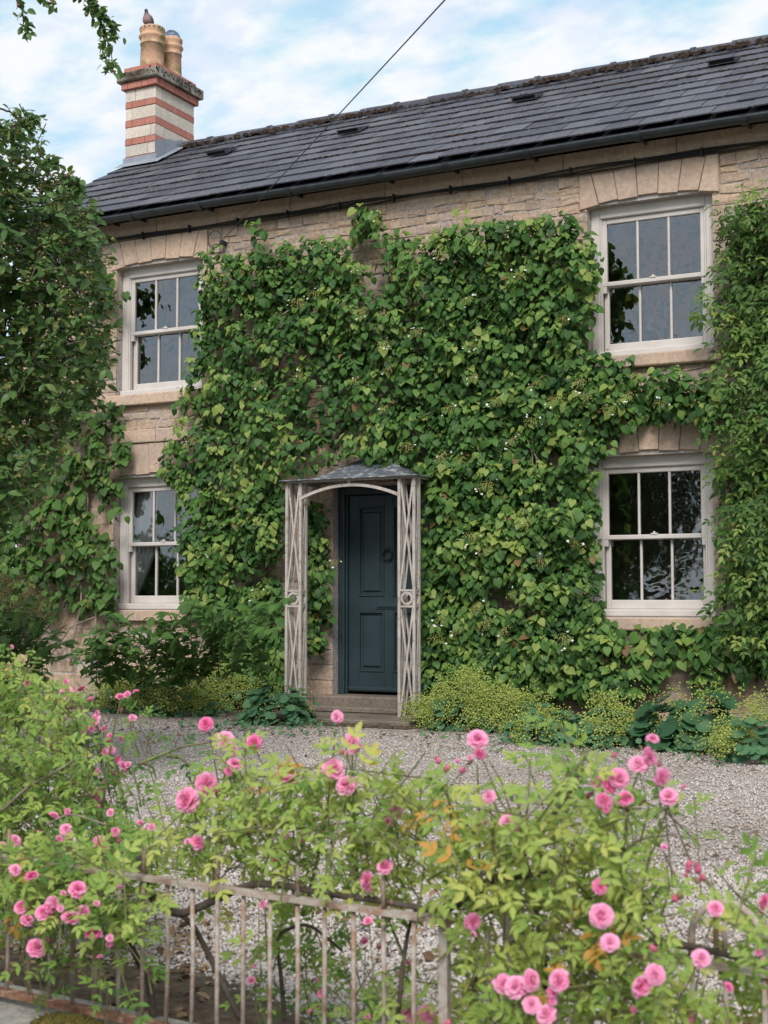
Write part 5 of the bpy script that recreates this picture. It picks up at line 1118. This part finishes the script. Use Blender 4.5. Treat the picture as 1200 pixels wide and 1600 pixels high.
rB = root('rose_bush', tuple(onZ(480., 1520., 0.)), 'loose pink rambling rose trailing over the middle of the fence', 'rose bush', 'pink roses along the fence')
rC = root('rose_bush', tuple(onZ(860., 1560., 0.)), 'dense yellow green pink rose right of the fence post', 'rose bush', 'pink roses along the fence')
rD = root('rose_bush', tuple(onZ(1180., 1600., 0.)), 'sparse pink rose around the hooped railing at the right edge', 'rose bush', 'pink roses along the fence')
def bush_of(px, py):
    if px < 225 or (px < 240 and py < 1300): return rA
    if px < 690: return rB
    if px < 1050: return rC
    return rD
FL = [(33, 1031, 17), (14, 1048, 9), (43, 1069, 13), (102, 1066, 13), (104, 1083, 22), (102, 1100, 18), (44, 1111, 21), (143, 1095, 15), (188, 1090, 15), (200, 1086, 14), (112, 1118, 17), (150, 1125, 18), (135, 1138, 19), (207, 1123, 15), (163, 1139, 11), (187, 1155, 13), (167, 1159, 17), (163, 1177, 17), (173, 1172, 15), (183, 1185, 15), (192, 1198, 20), (200, 1196, 13), (153, 1207, 12), (87, 1168, 21), (56, 1197, 18), (110, 1224, 20), (168, 1223, 15), (151, 1242, 28), (83, 1276, 17), (103, 1297, 20), (3, 1212, 19), (2, 1250, 17), (173, 1270, 13),
      (322, 1132, 23), (353, 1156, 27), (397, 1160, 23), (366, 1195, 24), (322, 1225, 35), (293, 1250, 38), (237, 1293, 15), (219, 1287, 13), (22, 1315, 21), (3, 1322, 14), (92, 1312, 15), (108, 1312, 15), (157, 1319, 26), (180, 1300, 15), (308, 1317, 23), (23, 1360, 19), (50, 1370, 21), (121, 1390, 27), (188, 1390, 17), (83, 1410, 19), (68, 1427, 25), (78, 1418, 19), (110, 1435, 28), (133, 1425, 23), (33, 1418, 21), (42, 1438, 21), (57, 1482, 31), (146, 1461, 26), (169, 1473, 17), (393, 1533, 15),
      (453, 1222, 27), (520, 1203, 36), (542, 1228, 33), (617, 1268, 24), (765, 1245, 21), (602, 1355, 26), (577, 1377, 34), (575, 1440, 16), (570, 1472, 15), (593, 1482, 11), (638, 1503, 11), (738, 1440, 26), (493, 1533, 13), (503, 1552, 15), (489, 1582, 17), (573, 1588, 12), (628, 1560, 15), (640, 1585, 25), (667, 1585, 29), (410, 1413, 13), (445, 1305, 15), (793, 1285, 25), (760, 1287, 13), (527, 1120, 20), (550, 1157, 24), (553, 1170, 20), (746, 1156, 32), (750, 1178, 18), (716, 1192, 14),
      (933, 1223, 21), (967, 1216, 31), (952, 1230, 23), (944, 1252, 27), (977, 1248, 25), (1033, 1213, 29), (1045, 1245, 27), (997, 1195, 29), (1017, 1181, 29), (940, 1431, 37), (953, 1473, 29), (1095, 1498, 29), (1118, 1420, 25), (1197, 1410, 26), (1005, 1543, 37), (1023, 1523, 31), (875, 1533, 35), (828, 1532, 33), (807, 1543, 36), (830, 1570, 29), (855, 1586, 33), (1038, 1325, 14), (1137, 1543, 17), (1185, 1487, 14), (785, 1537, 30)]
BUDS = [(473, 1313), (482, 1260), (488, 1280), (607, 1318), (681, 1185), (978, 1414), (946, 1398), (1022, 1483), (810, 1299), (1076, 1352), (1072, 1368), (700, 1200), (722, 1205), (735, 1190), (540, 1180), (565, 1185), (72, 1450), (60, 1458), (76, 1470), (1090, 1360), (1098, 1372), (960, 1180), (1030, 1195), (1010, 1200), (980, 1265), (1000, 1255), (925, 1240), (770, 1290), (800, 1300), (445, 1330), (430, 1345), (612, 1410), (1055, 1405), (860, 1560), (990, 1580), (1080, 1590), (700, 1600), (130, 1110), (190, 1110), (178, 1210), (155, 1260), (205, 1240), (185, 1310), (60, 1300), (300, 1270), (340, 1240), (385, 1175)]
def depth_for(px, py):
    f = float(fdepth(px)); 
    if px < 225: return f + (.95 if py < 1260 else .35 if py < 1340 else -.20)
    if py > 1440: return f - .27 if px > 690 else f + .25
    if px > 690: return f - .15 + (1400 - py) / 1400 * .6
    return f + .02 + (1400 - py) / 1400 * .6
def mat_of(p, fr_, s_):
    m = Matrix.Identity(4)
    for a in range(3):
        for b in range(3): m[a][b] = fr_[a, b] * s_
        m[a][3] = p[a]
    return m
anchors = []
FL = FL + [(px + rng.normal(0, dm * .8), py + rng.normal(0, dm * .8), dm * rng.uniform(.45, .75)) for px, py, dm in FL if rng.uniform() < .38]
for i, (px, py, dm) in enumerate(FL):
    d = depth_for(px, py) - .05; p = atD(float(px), float(py), d); s_ = dm * 1.12 * d / FPX
    tocam = unit(CAM - p); nrm = unit(tocam * .75 + np.array([0, 0, .45]) + rng.normal(0, .45, 3)); fr_ = frames(nrm[None], rng.normal(size=(1, 3)))[0]
    b = bush_of(px, py); link_mesh('rose', ROSES[i % 4 if dm > 17 else 4 + i % 2], None, b, mat_of(p, fr_, s_), float(np.clip(rng.normal(.72, .15), .35, 1.0)))
    anchors.append((px, py, d, nrm, b))
for px, py in BUDS:
    for k_ in range(rng.integers(1, 3)):
        qx, qy = px + rng.normal(0, 5) * k_, py + rng.normal(0, 5) * k_; d = depth_for(px, py); p = atD(qx, qy, d); fr_ = frames(unit(np.array([[rng.normal(0, .4), rng.normal(0, .4), 1.]])), rng.normal(size=(1, 3)))[0]
        link_mesh('bud', BUDM, None, bush_of(px, py), mat_of(p, fr_, rng.uniform(.009, .016)), float(rng.uniform(.1, .95)))
# shoots with compound leaves
REG = [(rA, [(-60, 1040), (45, 1042), (75, 1070), (112, 1095), (128, 1150), (150, 1190), (150, 1250), (205, 1290), (215, 1350), (160, 1390), (110, 1400), (-60, 1420)], 2.6, (.45, 1.1), .55),
       (rA, [(-40, 1330), (60, 1330), (150, 1340), (225, 1380), (205, 1450), (150, 1440), (40, 1430), (-40, 1470)], 1.9, (-.22, .12), .66),
       (rB, [(215, 1300), (262, 1262), (320, 1215), (400, 1190), (470, 1195), (560, 1215), (625, 1195), (690, 1230), (690, 1400), (560, 1395), (400, 1370), (230, 1360)], 1.0, (-.08, .32), .76),
       (rB, [(380, 1410), (640, 1440), (660, 1600), (440, 1600)], .42, (.15, .5), .5),
       (rB, [(190, 1390), (240, 1400), (220, 1470), (180, 1460)], 1.4, (-.2, .05), .74),
       (rC, [(690, 1230), (760, 1265), (790, 1250), (850, 1230), (900, 1215), (940, 1265), (985, 1300), (1010, 1350), (1045, 1420), (1050, 1500), (1040, 1620), (690, 1620), (720, 1500), (700, 1400)], .95, (-.2, .25), .78),
       (rC, [(880, 1165), (930, 1170), (905, 1230), (870, 1240)], .8, (.1, .3), .6),
       (rD, [(1050, 1530), (1110, 1540), (1150, 1400), (1180, 1355), (1260, 1350), (1260, 1620), (1050, 1620)], .45, (-.1, .25), .66)]
acc = {}
for b, poly, dens, (o0, o1), tm in REG:
    q = poly_pts(poly, spacing=25 / math.sqrt(dens)); q = q[wnoise(q[:, 0], q[:, 1], .03, 12) > -1.1]
    for (x, y) in q:
        d0 = float(fdepth(x)) + rng.uniform(o0, o1); c = atD(float(x), float(y), d0); dr = unit(rng.normal(0, .6, 3) + np.array([.1, -.1, .55])); L = rng.uniform(.05, .12); t0 = rng.normal(0, .13)
        if tm > .5 and rng.uniform() < .014: t0 = .38
        A_ = acc.setdefault(b.name, (b, [], [], [], [], [], MB())); A_[6].tube([c - dr * L, c + dr * L * .2, c + dr * L], [.0022, .0018, .0012], 4)
        for j in range(rng.integers(3, 6)):
            sd = unit(rng.normal(0, 1, 3) + dr * .5 + np.array([0, 0, -.15])); A_[1].append(c + dr * L * rng.uniform(-.9, 1)); A_[2].append(np.array([0, -.3, .9]) + unit(CAM - c) * .35 + rng.normal(0, .4, 3)); A_[3].append(sd); A_[4].append(rng.uniform(.040, .066)); A_[5].append(np.clip(tm + t0 + rng.normal(0, .10), .03, .90 if t0 < .3 else 1))
# leaves just under the blooms, with stalks that reach back into the bush
for (px, py, d, nrm, b) in anchors:
    A_ = acc[b.name]; p = atD(float(px), float(py), d); g0 = p - nrm * .02; e = p + np.array([rng.normal(0, .05), .06, -rng.uniform(.12, .26)]); A_[6].tube([g0, g0 * .5 + e * .5 + rng.normal(0, .012, 3), e], [.0012, .0015, .002], 4)
    for j in range(rng.integers(1, 4)): A_[1].append(g0 + (e - g0) * rng.uniform(.15, .7)); A_[2].append(np.array([0, -.4, .9]) + rng.normal(0, .4, 3)); A_[3].append(rng.normal(0, 1, 3)); A_[4].append(rng.uniform(.04, .065)); A_[5].append(np.clip((.35 if b is rA else .6) + rng.normal(0, .13), 0, 1))
for b, P, N, T, S, K, tb in acc.values():
    tb.obj('twigs', 'cane', b)['kind'] = 'stuff'
    foliage(b, 'rose_leaf', ROSE5, np.array(P), np.array(N), np.array(T), np.array(S), np.array(K), 'rose', 300)
def cane(b, ln, off, r, mat='bark', r1=None):
    ln = np.array(ln, float); dd = fdepth(ln[:, 0]) + np.asarray(off); p = atD(ln[:, 0], ln[:, 1], dd); t = np.linspace(0, len(p) - 1, len(p) * 8); c = np.stack([np.interp(t, range(len(p)), p[:, a]) for a in range(3)], 1)
    cp = np.pad(c, ((3, 3), (0, 0)), 'edge'); c = np.stack([np.convolve(cp[:, a], np.ones(7) / 7, 'valid') for a in range(3)], 1); m = MB(); m.tube(c, np.linspace(r, r1 or r * .6, len(c)), 7); m.obj('cane', mat, b, True)
cane(rB, [(215, 1330), (232, 1400), (275, 1432), (330, 1410), (390, 1380), (440, 1383), (520, 1398), (600, 1408), (690, 1425)], .02, .011)
cane(rB, [(240, 1600), (236, 1540), (205, 1480), (190, 1420)], .12, .011)
cane(rB, [(380, 1600), (330, 1500), (300, 1440), (240, 1400), (120, 1360), (60, 1330)], .15, .008)
cane(rB, [(620, 1610), (628, 1520), (640, 1440), (660, 1400)], .05, .006); cane(rB, [(445, 1600), (440, 1530), (430, 1460), (480, 1440), (540, 1490)], .3, .006)
cane(rC, [(690, 1425), (740, 1400), (790, 1360), (850, 1290), (890, 1240), (912, 1195)], .03, .009, 'bark', .003); cane(rC, [(690, 1420), (760, 1375), (820, 1370), (900, 1355)], .05, .008)
cane(rC, [(860, 1610), (850, 1500), (830, 1380), (800, 1260)], .1, .008); cane(rC, [(960, 1610), (950, 1480), (975, 1320), (985, 1240), (1000, 1200)], .1, .006, 'cane', .002); cane(rC, [(740, 1610), (745, 1450), (750, 1300), (745, 1185)], .1, .006, 'cane', .002)
cane(rC, [(975, 1330), (1000, 1310), (1060, 1303)], .1, .0035, 'palebark'); cane(rD, [(1010, 1470), (1090, 1480), (1200, 1510)], -.03, .008); cane(rD, [(1120, 1520), (1118, 1450), (1122, 1400), (1100, 1370)], .02, .006, 'cane')
cane(rA, [(0, 1270), (40, 1232), (80, 1210), (130, 1180)], .5, .005, 'palebark', .003); cane(rA, [(60, 1420), (85, 1330), (100, 1200), (90, 1100)], .75, .008); cane(rA, [(20, 1440), (10, 1300), (30, 1180), (20, 1060)], .8, .008); cane(rA, [(110, 1420), (150, 1330), (165, 1230), (175, 1150), (190, 1090)], .7, .006, 'cane', .0025)
cane(rA, [(0, 1150), (60, 1100), (110, 1080)], .9, .004, 'palebark'); cane(rA, [(70, 1290), (110, 1270), (170, 1290)], .3, .0035, 'palebark')
cane(rB, [(470, 1440), (500, 1330), (515, 1240), (525, 1130)], .2, .005, 'cane', .002); cane(rB, [(330, 1420), (340, 1300), (350, 1220), (360, 1150)], .2, .005, 'cane', .002); cane(rB, [(560, 1430), (555, 1300), (550, 1200), (552, 1160)], .2, .005, 'cane', .002)
# spray of darker leaves reaching out over the gravel
shoots(rB, [[(215, 1195, 3.9), (250, 1180, 3.9), (290, 1165, 3.9), (330, 1160, 3.9)], [(260, 1180, 3.9), (285, 1185, 3.85), (300, 1200, 3.85)], [(225, 1190, 3.9), (240, 1200, 3.9), (243, 1215, 3.9)]], 3.9, 'dark_rose', [ROSE5[0]], 'rose', (.04, .06), .10, .03, n_ind=60)
shoots(rC, [[(880, 1280, 3.1), (900, 1230, 3.1), (905, 1190, 3.1), (920, 1165, 3.1)], [(1010, 1250, 3.0), (985, 1245, 3.0), (1030, 1262, 3.0)]], 3.1, 'rose_leaf', [ROSE5[0]], 'rose', (.05, .07), .7, .03, n_ind=60)

# ------------------------------------------------------------------ across the road (seen only as reflections in the panes)
def far_tree(x, y, h, w, label, seed):
    rt = root('roadside_tree', (x, y, -.53), label, 'tree', 'trees across the road'); r = np.random.default_rng(seed); m = MB(); m.tube([(x, y, -.6), (x + .1, y, h * .3), (x, y, h * .7)], [.3, .22, .08], 8); m.obj('trunk', 'bark', rt, True)
    n = 3800; d = unit(r.normal(size=(n, 3))); c = np.array([x, y, h * .6]); lump = 1 + .25 * np.sin(d[:, :1] * 6 + seed) + .2 * np.sin(d[:, 2:] * 7 + seed * 2); p = c + d * lump * r.uniform(.35, 1, (n, 1)) * np.array([w / 2, w / 2, h * .42]); p[:, 2] = np.maximum(p[:, 2], .2)
    V, T, t = scatter(OVAL, p, frames(d + r.normal(0, .5, (n, 3)), r.normal(size=(n, 3))), r.uniform(.16, .34, n), r.uniform(0, .8, n)); o = link_mesh('crown', tri_mesh('crown', V, T, t, True), 'tree', rt); o['kind'] = 'stuff'
far_tree(-12.0, -22, 4.0, 5, 'spreading tree across the road reflected in the lower right window', 1)
far_tree(-17, -24, 3.6, 5, 'shorter tree across the road beside the spreading one', 2)
far_tree(-25.5, -23, 3.0, 8, 'round tree standing in for the dark hill or gable the lower left window reflects', 3)  # stand-in tree, sized so its reflection darkens the lower panes
far_tree(-5, -23, 4.2, 4, 'rounded tree across the road behind the photographer', 4)
hd = root('hedge', (-12, -18, -.53), 'clipped hedge on the far side of the road', 'hedge'); n = 9000; p = np.stack([rng.uniform(-34, 10, n), rng.uniform(-18.6, -17.4, n), rng.uniform(-.5, 1.3, n)], 1)
V, T, t = scatter(OVAL, p, rand_frames(n), rng.uniform(.12, .25, n), rng.uniform(0, .7, n)); o = link_mesh('foliage', tri_mesh('foliage', V, T, t, True), 'tree', hd); o['kind'] = 'stuff'
m = MB(); m.box(-34, 10, -18.4, -17.6, -.53, 1.1); m.obj('inner_mass', 'bark', hd)
